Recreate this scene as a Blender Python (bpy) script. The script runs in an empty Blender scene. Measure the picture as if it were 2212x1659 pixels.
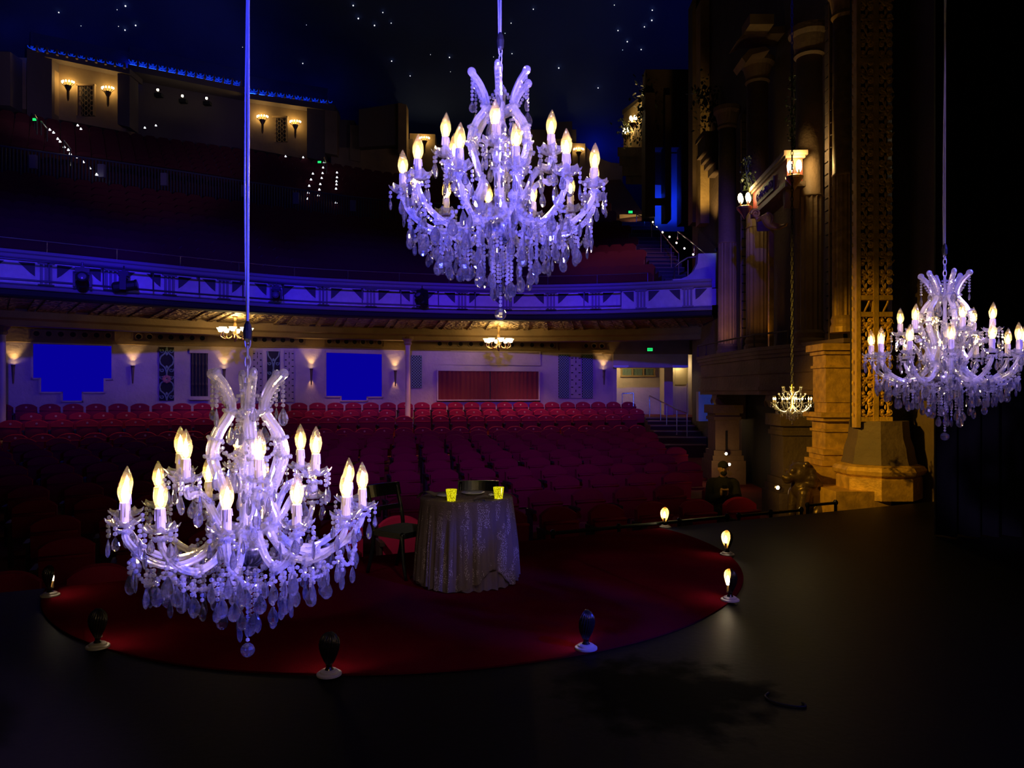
import bpy, math, random
from mathutils import Vector, Matrix
R = math.radians
PI = math.pi
rnd = random.Random(7)
scene = bpy.context.scene
COL = scene.collection

# ------------------------------------------------------------------ camera, world, exposure
CAM_Z, FOC, HORIZ = 1.65, 1600.0, 850.0          # eye height (m), focal length and horizon in pixels of a 2212x1659 frame
cam_d = bpy.data.cameras.new('camera')
cam_d.sensor_width = 36.0
cam_d.lens = 36.0 * FOC / 2212.0
cam_d.shift_y = (HORIZ - 829.5) / 2212.0
cam_d.clip_end = 300
cam = bpy.data.objects.new('camera', cam_d)
cam.location = (0, 0, CAM_Z)
cam.rotation_euler = (R(90), 0, 0)
COL.objects.link(cam)
scene.camera = cam
scene.view_settings.view_transform = 'Standard'
scene.view_settings.look = 'None'
scene.view_settings.exposure = 0.0
scene.view_settings.gamma = 1.0
scene.view_settings.use_curve_mapping = False
world = bpy.data.worlds.new('world')
scene.world = world
world.use_nodes = True
world.node_tree.nodes['Background'].inputs[0].default_value = (0.0006, 0.0006, 0.0012, 1)
world.node_tree.nodes['Background'].inputs[1].default_value = 1.0
scene.cycles.transparent_max_bounces = 32
scene.cycles.adaptive_threshold = 0.02
scene.cycles.max_bounces = 5
scene.cycles.diffuse_bounces = 2
scene.cycles.glossy_bounces = 3
scene.cycles.transmission_bounces = 5
scene.cycles.caustics_refractive = False
scene.cycles.sample_clamp_indirect = 4.0

def pt(px, py, Y):
    """the point seen at pixel (px, py) when it stands Y metres in front of the camera"""
    return Vector(((px - 1106.0) * Y / FOC, Y, CAM_Z - (py - HORIZ) * Y / FOC))

def lamp(kind, name, loc, target, col, power, size=0.1, angle=60, blend=0.4):
    d = bpy.data.lights.new(name, kind)
    d.color = col
    d.energy = power
    if kind == 'AREA':
        d.size = size
    else:
        d.shadow_soft_size = size
    if kind == 'SPOT':
        d.spot_size = R(angle)
        d.spot_blend = blend
    o = bpy.data.objects.new(name, d)
    o.location = loc
    if target is not None:
        o.rotation_euler = (Vector(target) - Vector(loc)).to_track_quat('-Z', 'Y').to_euler()
    COL.objects.link(o)
    return o

# ------------------------------------------------------------------ stage lanterns (all hang above or beside the stage, out of frame)
for k_, (px_, bw_, hw_) in enumerate(((70, 1.0, 0.75), (430, 1.1, 0.75), (800, 1.05, 0.8), (1140, 0.85, 0.9), (1410, 1.0, 0.6))):
    t_ = (px_ - 1106) / FOC
    y_ = (18.5, 20.5, 22.5, 23.5, 22.5)[k_]
    lamp('SPOT', 'balcony_wash', (-1.5 + 0.6 * k_, 0.5, 8.9), (t_ * y_, y_, 4.75), (0.024, 0.004, 1.0), 8600 * bw_, 0.2, 19, 0.9)
    lamp('SPOT', 'house_wash', (-1.5 + 0.6 * k_, 0.6, 9.0), (t_ * (y_ + 4), y_ + 4, 1.5), (0.84, 0.52, 1.0), 480 * hw_, 0.2, 17, 0.9)
lamp('SPOT', 'stalls_violet', (-0.5, 0.6, 9.0), (-1.0, 20.0, 0.3), (0.30, 0.06, 1.0), 3600, 0.2, 40, 1.0)
LAV = (0.47, 0.32, 1.0)
BLU = (0.04, 0.05, 1.0)
lamp('SPOT', 'lavender_key_a', (3.6, -0.4, 3.4), (-0.79, 2.2, 1.12), LAV, 6000, 0.10, 13.5, 0.9)
lamp('SPOT', 'blue_side_a', (3.8, 1.2, 2.6), (-0.79, 2.2, 1.05), BLU, 8000, 0.1, 13, 0.8)
lamp('SPOT', 'lavender_key_b', (1.9, -0.9, 0.8), (-0.05, 2.65, 2.35), LAV, 3000, 0.12, 18, 0.5)
lamp('SPOT', 'blue_side_b', (-1.2, 0.2, 0.3), (-0.05, 2.65, 2.4), BLU, 2200, 0.1, 18, 0.5)
lamp('SPOT', 'lavender_key_c', (-2.2, -1.8, 3.2), (2.26, 3.87, 1.8), LAV, 4200, 0.12, 8.5, 0.5)
lamp('SPOT', 'blue_side_c', (5.5, 1.0, 4.6), (2.26, 3.87, 1.8), BLU, 2600, 0.1, 14, 0.5)
lamp('SPOT', 'blue_cables', (1.6, -0.6, 2.2), (-0.45, 2.4, 3.05), BLU, 1900, 0.1, 44, 0.5)
lamp('SPOT', 'amber_side', (-4.6, 6.2, 5.2), (5.70, 12.2, 1.2), (1.0, 0.56, 0.045), 5000, 0.05, 24, 1.0)
lamp('SPOT', 'blue_floor', (4.2, 0.6, 6.5), (2.6, 2.6, 0.0), BLU, 520, 0.2, 60, 0.9)
lamp('SPOT', 'violet_carpet', (-3.6, 0.2, 7.0), (-1.55, 6.2, 0.0), (0.55, 0.32, 1.0), 420, 0.03, 9, 0.5)
lamp('SPOT', 'violet_carpet', (4.0, 0.2, 7.0), (1.35, 6.6, 0.0), (0.62, 0.36, 1.0), 420, 0.03, 10, 0.5)
lamp('SPOT', 'table_soft', (1.6, -1.0, 5.5), (-0.5, 6.5, 0.45), (1.0, 0.82, 0.76), 330, 0.1, 11, 0.8)
lamp('SPOT', 'front_row_spill', (-4.2, 2.0, 6.5), (-1.55, 9.4, -0.15), (1.0, 0.66, 0.55), 1500, 0.03, 6.5, 0.4)

# ------------------------------------------------------------------ mesh builder
class MB:
    def __init__(s):
        s.v, s.f = [], []
    def add(s, verts, faces, M=None):
        b = len(s.v)
        s.v += [tuple(M @ Vector(p)) if M is not None else tuple(p) for p in verts]
        s.f += [tuple(i + b for i in f) for f in faces]
        return s
    def box(s, c, d, M=None, rz=0.0):
        hx, hy, hz = d[0] / 2, d[1] / 2, d[2] / 2
        vs = [(x, y, z) for z in (-hz, hz) for x, y in ((-hx, -hy), (hx, -hy), (hx, hy), (-hx, hy))]
        T = Matrix.Translation(Vector(c)) @ Matrix.Rotation(rz, 4, 'Z')
        if M is not None:
            T = M @ T
        return s.add(vs, [(3, 2, 1, 0), (4, 5, 6, 7), (0, 1, 5, 4), (1, 2, 6, 5), (2, 3, 7, 6), (3, 0, 4, 7)], T)
    def lathe(s, prof, n=16, M=None, wave=None, cap=True):
        """prof: (radius, z) pairs from bottom to top; wave(a, r, z) -> (r, z)"""
        vs, fs = [], []
        for r, z in prof:
            for k in range(n):
                a = 2 * PI * k / n
                rr, zz = wave(a, r, z) if wave else (r, z)
                vs.append((rr * math.cos(a), rr * math.sin(a), zz))
        m = len(prof)
        for i in range(m - 1):
            for k in range(n):
                k2 = (k + 1) % n
                fs.append((i * n + k, i * n + k2, (i + 1) * n + k2, (i + 1) * n + k))
        if cap:
            if prof[0][0] > 1e-6:
                fs.append(tuple(range(n - 1, -1, -1)))
            if prof[-1][0] > 1e-6:
                fs.append(tuple((m - 1) * n + k for k in range(n)))
        return s.add(vs, fs, M)
    def tube(s, pts, rad, n=8, M=None, lobes=0, depth=0.0, cap=True, up=None, flat=1.0):
        pts = [Vector(p) for p in pts]
        m = len(pts)
        vs, fs = [], []
        ref = Vector(up) if up else None
        prev = None
        for i, p in enumerate(pts):
            t = (pts[min(i + 1, m - 1)] - pts[max(i - 1, 0)])
            t = t.normalized() if t.length > 1e-9 else Vector((0, 0, 1))
            if prev is None:
                a = ref if ref and abs(t.dot(ref)) < 0.98 else (Vector((0, 0, 1)) if abs(t.z) < 0.9 else Vector((1, 0, 0)))
                x = (a - t * a.dot(t)).normalized()
            else:
                x = prev - t * prev.dot(t)
                x = x.normalized() if x.length > 1e-6 else Vector((1, 0, 0))
            prev = x
            y = t.cross(x)
            r = rad(i / max(1, m - 1)) if callable(rad) else rad
            for k in range(n):
                a = 2 * PI * k / n
                rr = r * (1 - depth * (k % 2 == 0)) if lobes else r
                q = p + x * (math.cos(a) * rr) + y * (math.sin(a) * rr * flat)
                vs.append(tuple(q))
        for i in range(m - 1):
            for k in range(n):
                k2 = (k + 1) % n
                fs.append((i * n + k, i * n + k2, (i + 1) * n + k2, (i + 1) * n + k))
        if cap:
            fs.append(tuple(range(n - 1, -1, -1)))
            fs.append(tuple((m - 1) * n + k for k in range(n)))
        return s.add(vs, fs, M)
    def ball(s, c, r, n=8, m=5, M=None, sc=(1, 1, 1)):
        vs, fs = [(0, 0, -1)], []
        for i in range(1, m):
            ph = -PI / 2 + PI * i / m
            for k in range(n):
                a = 2 * PI * k / n
                vs.append((math.cos(ph) * math.cos(a), math.cos(ph) * math.sin(a), math.sin(ph)))
        vs.append((0, 0, 1))
        for k in range(n):
            fs.append((0, 1 + (k + 1) % n, 1 + k))
            fs.append((len(vs) - 1, 1 + (m - 2) * n + k, 1 + (m - 2) * n + (k + 1) % n))
        for i in range(m - 2):
            for k in range(n):
                k2 = (k + 1) % n
                fs.append((1 + i * n + k, 1 + i * n + k2, 1 + (i + 1) * n + k2, 1 + (i + 1) * n + k))
        c = Vector(c)
        vs = [(c.x + x * r * sc[0], c.y + y * r * sc[1], c.z + z * r * sc[2]) for x, y, z in vs]
        return s.add(vs, fs, M)
    def prism(s, poly, d0, d1, M=None):
        """poly in (x, z), extruded along y from d0 to d1"""
        n = len(poly)
        vs = [(x, d0, z) for x, z in poly] + [(x, d1, z) for x, z in poly]
        fs = [tuple(range(n)), tuple(range(2 * n - 1, n - 1, -1))]
        for k in range(n):
            k2 = (k + 1) % n
            fs.append((k2, k, n + k, n + k2))
        return s.add(vs, fs, M)
    def plan(s, poly, z0, z1):
        """poly in (x, y), counter-clockwise, extruded up from z0 to z1"""
        n = len(poly)
        vs = [(x, y, z0) for x, y in poly] + [(x, y, z1) for x, y in poly]
        fs = [tuple(range(n - 1, -1, -1)), tuple(range(n, 2 * n))]
        for k in range(n):
            k2 = (k + 1) % n
            fs.append((k, k2, n + k2, n + k))
        return s.add(vs, fs)
    def sheet(s, rows):
        n = len(rows[0])
        vs = [p for r in rows for p in r]
        fs = [(i * n + k, i * n + k + 1, (i + 1) * n + k + 1, (i + 1) * n + k) for i in range(len(rows) - 1) for k in range(n - 1)]
        return s.add(vs, fs)
    def mesh(s, name, smooth=False):
        me = bpy.data.meshes.new(name)
        me.from_pydata(s.v, [], s.f)
        me.update()
        if smooth:
            me.polygons.foreach_set('use_smooth', [True] * len(me.polygons))
        return me

def put(name, mesh, mat, parent=None, loc=(0, 0, 0), rot=(0, 0, 0), sc=1.0, smooth=False):
    if isinstance(mesh, MB):
        mesh = mesh.mesh(name, smooth)
    if mat is not None and not mesh.materials:
        mesh.materials.append(mat)
    o = bpy.data.objects.new(name, mesh)
    COL.objects.link(o)
    o.parent = parent
    o.location = loc
    o.rotation_euler = rot
    o.scale = (sc, sc, sc) if not isinstance(sc, (tuple, list)) else sc
    return o

def tag(o, label, cat, group=None, kind=None):
    if label: o['label'] = label
    if cat: o['category'] = cat
    if group: o['group'] = group
    if kind: o['kind'] = kind
    return o

def structure(o, label=None):
    o['kind'] = 'structure'
    if label: o['label'] = label
    return o

def empty(name, loc=(0, 0, 0), rz=0.0):
    o = bpy.data.objects.new(name, None)
    o.empty_display_size = 0.1
    COL.objects.link(o)
    o.location = loc
    o.rotation_euler = (0, 0, rz)
    return o

def copy_tree(o, parent=None):
    c = o.copy()
    COL.objects.link(c)
    c.parent = parent
    for ch in list(KIDS.get(o.name, ())) if o.name in KIDS else [x for x in o.children]:
        copy_tree(ch, c)
    return c
KIDS = {}

# ------------------------------------------------------------------ materials
def mat(name, col, rough=0.6, metal=0.0, bump=0.0, scale=8.0, var=0.0, spec=0.5, sheen=0.0, var_scale=None, stretch=None):
    m = bpy.data.materials.new(name)
    m.use_nodes = True
    nt = m.node_tree
    b = nt.nodes['Principled BSDF']
    b.inputs['Base Color'].default_value = (*col, 1)
    b.inputs['Roughness'].default_value = rough
    b.inputs['Metallic'].default_value = metal
    b.inputs['Specular IOR Level'].default_value = spec
    if sheen:
        b.inputs['Sheen Weight'].default_value = sheen
    if bump or var:
        tc = nt.nodes.new('ShaderNodeTexCoord')
        mp = nt.nodes.new('ShaderNodeMapping')
        if stretch: mp.inputs['Scale'].default_value = stretch
        nt.links.new(tc.outputs['Object'], mp.inputs['Vector'])
    if bump:
        n = nt.nodes.new('ShaderNodeTexNoise')
        n.inputs['Scale'].default_value = scale
        n.inputs['Detail'].default_value = 5
        nt.links.new(mp.outputs[0], n.inputs['Vector'])
        bp = nt.nodes.new('ShaderNodeBump')
        bp.inputs['Strength'].default_value = bump
        bp.inputs['Distance'].default_value = 0.03
        nt.links.new(n.outputs['Fac'], bp.inputs['Height'])
        nt.links.new(bp.outputs[0], b.inputs['Normal'])
    if var:
        n2 = nt.nodes.new('ShaderNodeTexNoise')
        n2.inputs['Scale'].default_value = var_scale or scale * 0.3
        n2.inputs['Detail'].default_value = 4
        nt.links.new(mp.outputs[0], n2.inputs['Vector'])
        cr = nt.nodes.new('ShaderNodeValToRGB')
        cr.color_ramp.elements[0].position = 0.35
        cr.color_ramp.elements[1].position = 0.68
        cr.color_ramp.elements[0].color = (*[c * (1 - var) for c in col], 1)
        cr.color_ramp.elements[1].color = (*[min(1, c * (1 + var)) for c in col], 1)
        nt.links.new(n2.outputs['Fac'], cr.inputs[0])
        nt.links.new(cr.outputs[0], b.inputs['Base Color'])
    return m

def glow(name, col, strength):
    m = bpy.data.materials.new(name)
    m.use_nodes = True
    nt = m.node_tree
    nt.nodes.remove(nt.nodes['Principled BSDF'])
    e = nt.nodes.new('ShaderNodeEmission')
    e.inputs[0].default_value = (*col, 1)
    e.inputs[1].default_value = strength
    nt.links.new(e.outputs[0], nt.nodes['Material Output'].inputs[0])
    return m

def clear(name, shares, tint=(1, 1, 1), rough=0.06, body=(0.9, 0.9, 0.92), back=(0.95, 0.95, 0.97), glass=0.0):
    """crystal: shares = (see-through, gloss, surface scatter, through scatter), glass = share that bends light"""
    m = bpy.data.materials.new(name)
    m.use_nodes = True
    nt = m.node_tree
    nt.nodes.remove(nt.nodes['Principled BSDF'])
    sh = []
    for kind, c in (('ShaderNodeBsdfTransparent', tint), ('ShaderNodeBsdfGlossy', (1, 1, 1)), ('ShaderNodeBsdfDiffuse', body), ('ShaderNodeBsdfTranslucent', back)):
        n = nt.nodes.new(kind)
        n.inputs[0].default_value = (*c, 1)
        if kind == 'ShaderNodeBsdfGlossy':
            n.inputs['Roughness'].default_value = rough
        sh.append(n)
    acc, out = shares[0], sh[0].outputs[0]
    for k in range(1, 4):
        if shares[k] <= 0: continue
        acc += shares[k]
        mx = nt.nodes.new('ShaderNodeMixShader')
        mx.inputs[0].default_value = shares[k] / acc
        nt.links.new(out, mx.inputs[1])
        nt.links.new(sh[k].outputs[0], mx.inputs[2])
        out = mx.outputs[0]
    if glass:
        g = nt.nodes.new('ShaderNodeBsdfGlass')
        g.inputs['IOR'].default_value = 1.54
        g.inputs['Roughness'].default_value = 0.0
        mx = nt.nodes.new('ShaderNodeMixShader')
        mx.inputs[0].default_value = glass
        nt.links.new(out, mx.inputs[1])
        nt.links.new(g.outputs[0], mx.inputs[2])
        out = mx.outputs[0]
    nt.links.new(out, nt.nodes['Material Output'].inputs[0])
    return m

M = {}
M['crystal'] = clear('cut_crystal', (0.44, 0.52, 0.014, 0.026), rough=0.045, glass=0.55)
M['bead'] = clear('crystal_bead', (0.36, 0.46, 0.08, 0.10), rough=0.05, glass=0.35)
M['fluted_glass'] = clear('fluted_glass', (0.32, 0.43, 0.14, 0.11), rough=0.11, body=(0.88, 0.86, 0.86))
M['pan_glass'] = clear('pan_glass', (0.54, 0.41, 0.02, 0.03), rough=0.05)
M['bulb_glass'] = clear('bulb_glass', (0.86, 0.09, 0.01, 0.04), tint=(1.0, 0.97, 0.88), rough=0.05, back=(1.0, 0.80, 0.40))
M['filament'] = glow('filament', (1.0, 0.69, 0.25), 230.0)
M['sleeve'] = mat('candle_sleeve', (0.32, 0.29, 0.26), 0.42, bump=0.08, scale=60)
M['chrome'] = mat('chrome', (0.6, 0.6, 0.62), 0.22, 1.0)
M['cable'] = mat('steel_cable', (0.42, 0.42, 0.5), 0.4, 0.3)
M['black'] = mat('black_paint', (0.012, 0.012, 0.013), 0.5)
M['black_gloss'] = mat('black_lacquer', (0.010, 0.011, 0.010), 0.22)
# ------------------------------------------------------------------ crystal chandeliers
def bead_mb(mb, c, r, n=6, sc=(1, 1, 1), M=None):
    return mb.ball(c, r, n, 3, M, sc)

_strands = {}
BR, BS = 0.0066, 0.0142
def strand_mesh(n, s=1.0):
    key = (n, s)
    if key not in _strands:
        mb = MB()
        for k in range(n):
            bead_mb(mb, (0, 0, -BS * s * (k + 0.5)), BR * s, 6, (1, 1, 1.05))
        me = mb.mesh('crystal_strand')
        me.materials.append(M['bead'])
        _strands[key] = me
    return _strands[key]

def drop_mesh(w, h, t, n=10):
    mb = MB()
    prof = [(0.16, 0.0), (0.78, -0.34), (1.0, -0.60), (0.80, -0.86), (0.30, -1.0)]
    vs, fs = [], []
    for r, z in prof:
        for k in range(n):
            a = 2 * PI * k / n
            vs.append((r * w / 2 * math.cos(a), r * t / 2 * math.sin(a) * (1.0 if k % 2 else 0.72), z * h))
    m = len(prof)
    for i in range(m - 1):
        for k in range(n):
            k2 = (k + 1) % n
            a, b, c, d = i * n + k, i * n + k2, (i + 1) * n + k2, (i + 1) * n + k
            fs += [(a, d, c), (a, c, b)] if (i + k) % 2 else [(a, d, b), (b, d, c)]
    fs.append(tuple(range(n)))
    fs.append(tuple((m - 1) * n + k for k in range(n - 1, -1, -1)))
    mb.add(vs, fs)
    me = mb.mesh('crystal_drop')
    me.materials.append(M['crystal'])
    return me
DROP = {'l': drop_mesh(0.036, 0.054, 0.016), 's': drop_mesh(0.020, 0.050, 0.011), 'm': drop_mesh(0.026, 0.038, 0.012)}
DROP_H = {'l': 0.054, 's': 0.050, 'm': 0.038}

def spline(ctrl, n):
    """Catmull-Rom through the control points"""
    c = [Vector(p) for p in ctrl]
    c = [c[0] * 2 - c[1]] + c + [c[-1] * 2 - c[-2]]
    out = []
    seg = len(c) - 3
    for i in range(n + 1):
        t = i / n * seg
        k = min(int(t), seg - 1)
        u = t - k
        p0, p1, p2, p3 = c[k:k + 4]
        out.append(0.5 * ((2 * p1) + (p2 - p0) * u + (2 * p0 - 5 * p1 + 4 * p2 - p3) * u * u + (3 * p1 - p0 - 3 * p2 + p3) * u ** 3))
    return out

def fluted(ctrl, n, rad, name, mat_):
    mb = MB()
    mb.tube(spline([(r, 0, z) for r, z in ctrl], n), rad, 14, lobes=1, depth=0.26, up=(0, 1, 0))
    me = mb.mesh(name)
    me.materials.append(mat_)
    return me

def swag_mesh(p0, p1, sag, name='crystal_swag', r=BR):
    """a chain of beads hanging between two points"""
    p0, p1 = Vector(p0), Vector(p1)
    L = (p1 - p0).length + 2.4 * sag * sag / max(0.02, (p1 - p0).length)
    n = max(3, int(L / (BS * 1.05)))
    mb = MB()
    for k in range(n + 1):
        t = k / n
        p = p0.lerp(p1, t)
        p.z -= sag * 4 * t * (1 - t)
        bead_mb(mb, p, r, 6)
    me = mb.mesh(name)
    me.materials.append(M['bead'])
    return me

def scallop_pan(r, h, name='drip_pan'):
    mb = MB()
    def w(a, rr, z):
        k = (rr / r) ** 2
        return rr * (1 + 0.07 * k * math.cos(8 * a)), z + 0.10 * r * k * math.cos(8 * a) + 0.03 * r * k * math.cos(16 * a)
    mb.lathe([(0.2 * r, 0), (0.5 * r, 0.06 * h), (0.8 * r, 0.45 * h), (r, h), (0.97 * r, h * 1.06), (0.76 * r, 0.55 * h), (0.48 * r, 0.18 * h), (0.2 * r, 0.12 * h)], 32, wave=w)
    me = mb.mesh(name)
    me.materials.append(M['pan_glass'])
    return me

def sleeve_mesh(r, h):
    mb = MB()
    mb.lathe([(r * 1.12, 0), (r * 1.12, 0.08 * h), (r, 0.1 * h), (r, 0.96 * h), (r * 0.86, h)], 14)
    for a, l in ((0.4, 0.5), (1.7, 0.3), (2.9, 0.62), (4.2, 0.36), (5.3, 0.48)):
        x, y = math.cos(a) * r, math.sin(a) * r
        mb.tube([(x, y, h * 0.99), (x * 1.06, y * 1.06, h * (1 - l * 0.6)), (x * 1.08, y * 1.08, h * (1 - l))], lambda t: r * (0.10 + 0.10 * t), 6)
    me = mb.mesh('candle_sleeve')
    me.materials.append(M['sleeve'])
    return me

def bulb_meshes(r, h):
    mb = MB()
    mb.lathe([(0.52 * r, 0), (0.72 * r, 0.10 * h), (0.96 * r, 0.28 * h), (r, 0.40 * h), (0.86 * r, 0.58 * h), (0.56 * r, 0.77 * h), (0.26 * r, 0.91 * h), (0.12 * r, 0.97 * h), (0.0, h)], 16)
    g = mb.mesh('bulb', True)
    g.materials.append(M['bulb_glass'])
    mb = MB()
    mb.lathe([(0.0, 0.06 * h), (0.34 * r, 0.12 * h), (0.42 * r, 0.26 * h), (0.30 * r, 0.40 * h), (0.0, 0.54 * h)], 10)
    f = mb.mesh('filament', True)
    f.materials.append(M['filament'])
    return g, f

PAN = scallop_pan(0.047, 0.020)
SLEEVE = sleeve_mesh(0.0125, 0.064)
BULB, FIL = bulb_meshes(0.0185, 0.086)

def strand(parent, x, y, z, n, kind, rz=None, s=1.0):
    """a strand of n beads ending in a drop"""
    if n > 0:
        put('crystal_strand', strand_mesh(n, s), None, parent, (x, y, z), (0, 0, rnd.random() * 3))
    rz = rnd.uniform(0, PI) if rz is None else rz
    put('crystal_drop', DROP[kind], None, parent, (x, y, z - n * BS * s - 0.002), (0, rnd.uniform(-0.05, 0.05), rz), sc=s)

def candle_on(parent, r, z, pan=True, nh=4, spin=0.0):
    """drip pan, sleeve, bulb and hangings on the end of an arm"""
    put('drip_pan', PAN, None, parent, (r, 0, z), (0, 0, spin))
    put('candle_sleeve', SLEEVE, None, parent, (r, 0, z + 0.004), (0, rnd.uniform(-.03, .03), spin))
    tilt = (rnd.uniform(-.05, .05), rnd.uniform(-.05, .05), 0)
    put('bulb', BULB, None, parent, (r, 0, z + 0.067), tilt)
    put('filament', FIL, None, parent, (r, 0, z + 0.067), tilt)
    for k in range(nh):
        a = 2 * PI * (k + 0.35) / nh + spin
        strand(parent, r + 0.044 * math.cos(a), 0.044 * math.sin(a), z + 0.010, 2 if k % 2 else 3, 'm' if k % 2 else 's', a + PI / 2)

def make_chandelier(name, n_low=12, n_up=6, phase=R(-90), cage_phase=R(-73), cable_top=7.0):
    root = empty(name)
    # central column, hub, neck dish
    mb = MB()
    mb.lathe([(0.006, 0.30), (0.012, 0.36), (0.022, 0.40), (0.014, 0.44), (0.010, 0.50), (0.018, 0.54), (0.020, 0.58), (0.010, 0.63), (0.009, 0.70), (0.014, 0.74), (0.008, 0.78), (0.006, 0.83)], 12)
    put('stem', mb, M['fluted_glass'], root)
    mb = MB()
    mb.lathe([(0.008, 0.268), (0.030, 0.275), (0.052, 0.300), (0.062, 0.335), (0.058, 0.345), (0.030, 0.36), (0.012, 0.365)], 20)
    put('hub', mb, M['chrome'], root, smooth=True)
    put('neck_dish', scallop_pan(0.055, 0.026, 'neck_dish'), None, root, (0, 0, 0.728))
    put('base_dish', scallop_pan(0.105, 0.032, 'base_dish'), None, root, (0, 0, 0.372))
    # cage of six scrolling bars
    cage = fluted([(0.082, 0.385), (0.092, 0.43), (0.072, 0.49), (0.098, 0.56), (0.117, 0.625), (0.098, 0.69), (0.060, 0.745), (0.058, 0.785), (0.080, 0.83), (0.108, 0.862)], 44, 0.0128, 'cage_bar', M['fluted_glass'])
    mb = MB()
    for k in range(10):
        a = 2 * PI * k / 10
        bead_mb(mb, (0.0165 * math.cos(a), 0.0165 * math.sin(a), 0.003 * (k % 2)), 0.0062, 6)
    collar = mb.mesh('bead_collar'); collar.materials.append(M['bead'])
    mb = MB(); mb.ball((0, 0, 0), 0.0165, 12, 6, None, (1, 0.72, 1))
    button = mb.mesh('tip_button'); button.materials.append(M['fluted_glass'])
    tipchain = swag_mesh((0.108, 0, 0.855), (0.062, 0, 0.765), 0.012)
    for k in range(6):
        a = cage_phase + 2 * PI * k / 6
        cb = put('cage_bar', cage, None, root, (0, 0, 0), (0, 0, a))
        for r, z, tl in ((0.058, 0.752, -0.25), (0.108, 0.668, -0.4), (0.117, 0.615, 0.1), (0.077, 0.50, 0.4), (0.088, 0.41, 0.0)):
            put('bead_collar', collar, None, cb, (r, 0, z), (0, tl, 0))
        put('tip_button', button, None, cb, (0.111, 0, 0.868), (0, 0.6, 0))
        put('tip_chain', tipchain, None, cb)
        strand(cb, 0.110, 0.0, 0.850, 6, 'l' if k % 2 else 'm', a)
        strand(cb, 0.046, 0.012, 0.735, 2, 'l')
        a2 = 2 * PI / 6
        put('cage_swag', swag_mesh((0.100, 0, 0.665), (0.100 * math.cos(a2), 0.100 * math.sin(a2), 0.665), 0.05), None, cb)
        strand(cb, 0.088 * math.cos(a2 / 2), 0.088 * math.sin(a2 / 2), 0.615, 3, 'l')
        put('crown_swag', swag_mesh((0.062, 0, 0.775), (0.010, 0, 0.835), 0.010), None, cb)
    # upper arms
    up = fluted([(0.070, 0.395), (0.105, 0.435), (0.140, 0.495), (0.174, 0.520), (0.201, 0.515), (0.210, 0.545)], 26, lambda t: 0.0115 - 0.0025 * t, 'upper_arm', M['fluted_glass'])
    for k in range(n_up):
        a = R(-73) + 2 * PI * k / n_up
        ar = put('upper_arm', up, None, root, (0, 0, 0), (0, 0, a))
        put('bead_collar', collar, None, ar, (0.150, 0, 0.503), (0, -0.9, 0))
        put('bead_collar', collar, None, ar, (0.210, 0, 0.535))
        candle_on(ar, 0.210, 0.556, nh=5, spin=k * 0.3)
        strand(ar, 0.170, 0.0, 0.508, 2, 'l')
        strand(ar, 0.120, 0.0, 0.445, 2, 'm')
    # lower arms
    low = fluted([(0.078, 0.395), (0.098, 0.365), (0.145, 0.325), (0.218, 0.312), (0.292, 0.345), (0.336, 0.398), (0.345, 0.432)], 34, lambda t: 0.0125 - 0.003 * t, 'lower_arm', M['fluted_glass'])
    for k in range(n_low):
        a = phase + 2 * PI * k / n_low
        ar = put('lower_arm', low, None, root, (0, 0, 0), (0, 0, a))
        put('bead_collar', collar, None, ar, (0.105, 0, 0.362), (0, 0.7, 0))
        put('bead_collar', collar, None, ar, (0.210, 0, 0.312), (0, 1.5, 0))
        put('bead_collar', collar, None, ar, (0.311, 0, 0.365), (0, -0.8, 0))
        put('bead_collar', collar, None, ar, (0.345, 0, 0.425))
        candle_on(ar, 0.345, 0.440, nh=4, spin=k * 0.5)
        strand(ar, 0.320, 0.0, 0.365, 3, 'l')
        strand(ar, 0.268, 0.0, 0.315, 2, 's')
        strand(ar, 0.135, 0.0, 0.345, 1, 'm')
    # swags between the arm ends, between the arm bellies, and inner ring
    for rr, z, sag in ((0.326, 0.345, 0.055), (0.218, 0.300, 0.045), (0.140, 0.320, 0.035)):
        a2 = 2 * PI / n_low
        me = swag_mesh((rr, 0, z), (rr * math.cos(a2), rr * math.sin(a2), z), sag)
        for k in range(n_low):
            put('crystal_swag', me, None, root, (0, 0, 0), (0, 0, phase + k * a2))
    # curtain of strands under the arms, longer towards the middle
    for r, n, zt, zb, jit in ((0.030, 5, 0.27, 0.075, 0.02), (0.078, 8, 0.285, 0.085, 0.045), (0.130, 12, 0.300, 0.125, 0.05), (0.185, 16, 0.295, 0.150, 0.05), (0.228, 24, 0.290, 0.175, 0.045), (0.276, 26, 0.300, 0.205, 0.04), (0.324, 30, 0.325, 0.235, 0.04)):
        for k in range(n):
            a = 2 * PI * (k + rnd.uniform(-.2, .2)) / n + r * 7
            kind = rnd.choice('llsll' if r < 0.3 else 'lss')
            z1 = zb + rnd.uniform(-0.4, 1) * jit
            nb = max(1, int((zt - z1 - DROP_H[kind]) / BS))
            strand(root, r * math.cos(a), r * math.sin(a), zt, nb, kind)
    put('ball_strand', strand_mesh(14), None, root, (0, 0, 0.245))
    mb = MB(); mb.ball((0, 0, 0.022), 0.0215, 10, 7)
    put('ball_drop', mb, M['crystal'], root)
    # chain loop and hanging cable
    mb = MB()
    for k in range(5):
        z = 0.845 + k * 0.030
        pts = [(0.008 * math.cos(t), 0, z + 0.020 * math.sin(t)) for t in [2 * PI * j / 10 for j in range(11)]]
        mb.tube(pts, 0.0024, 5, Matrix.Rotation(PI / 2 * (k % 2), 4, 'Z'))
    put('chain', mb, M['cable'], root)
    mb = MB()
    mb.tube([(0, 0, 0.98), (0.002, 0, 1.6), (0, 0, cable_top)], 0.0042, 6)
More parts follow.
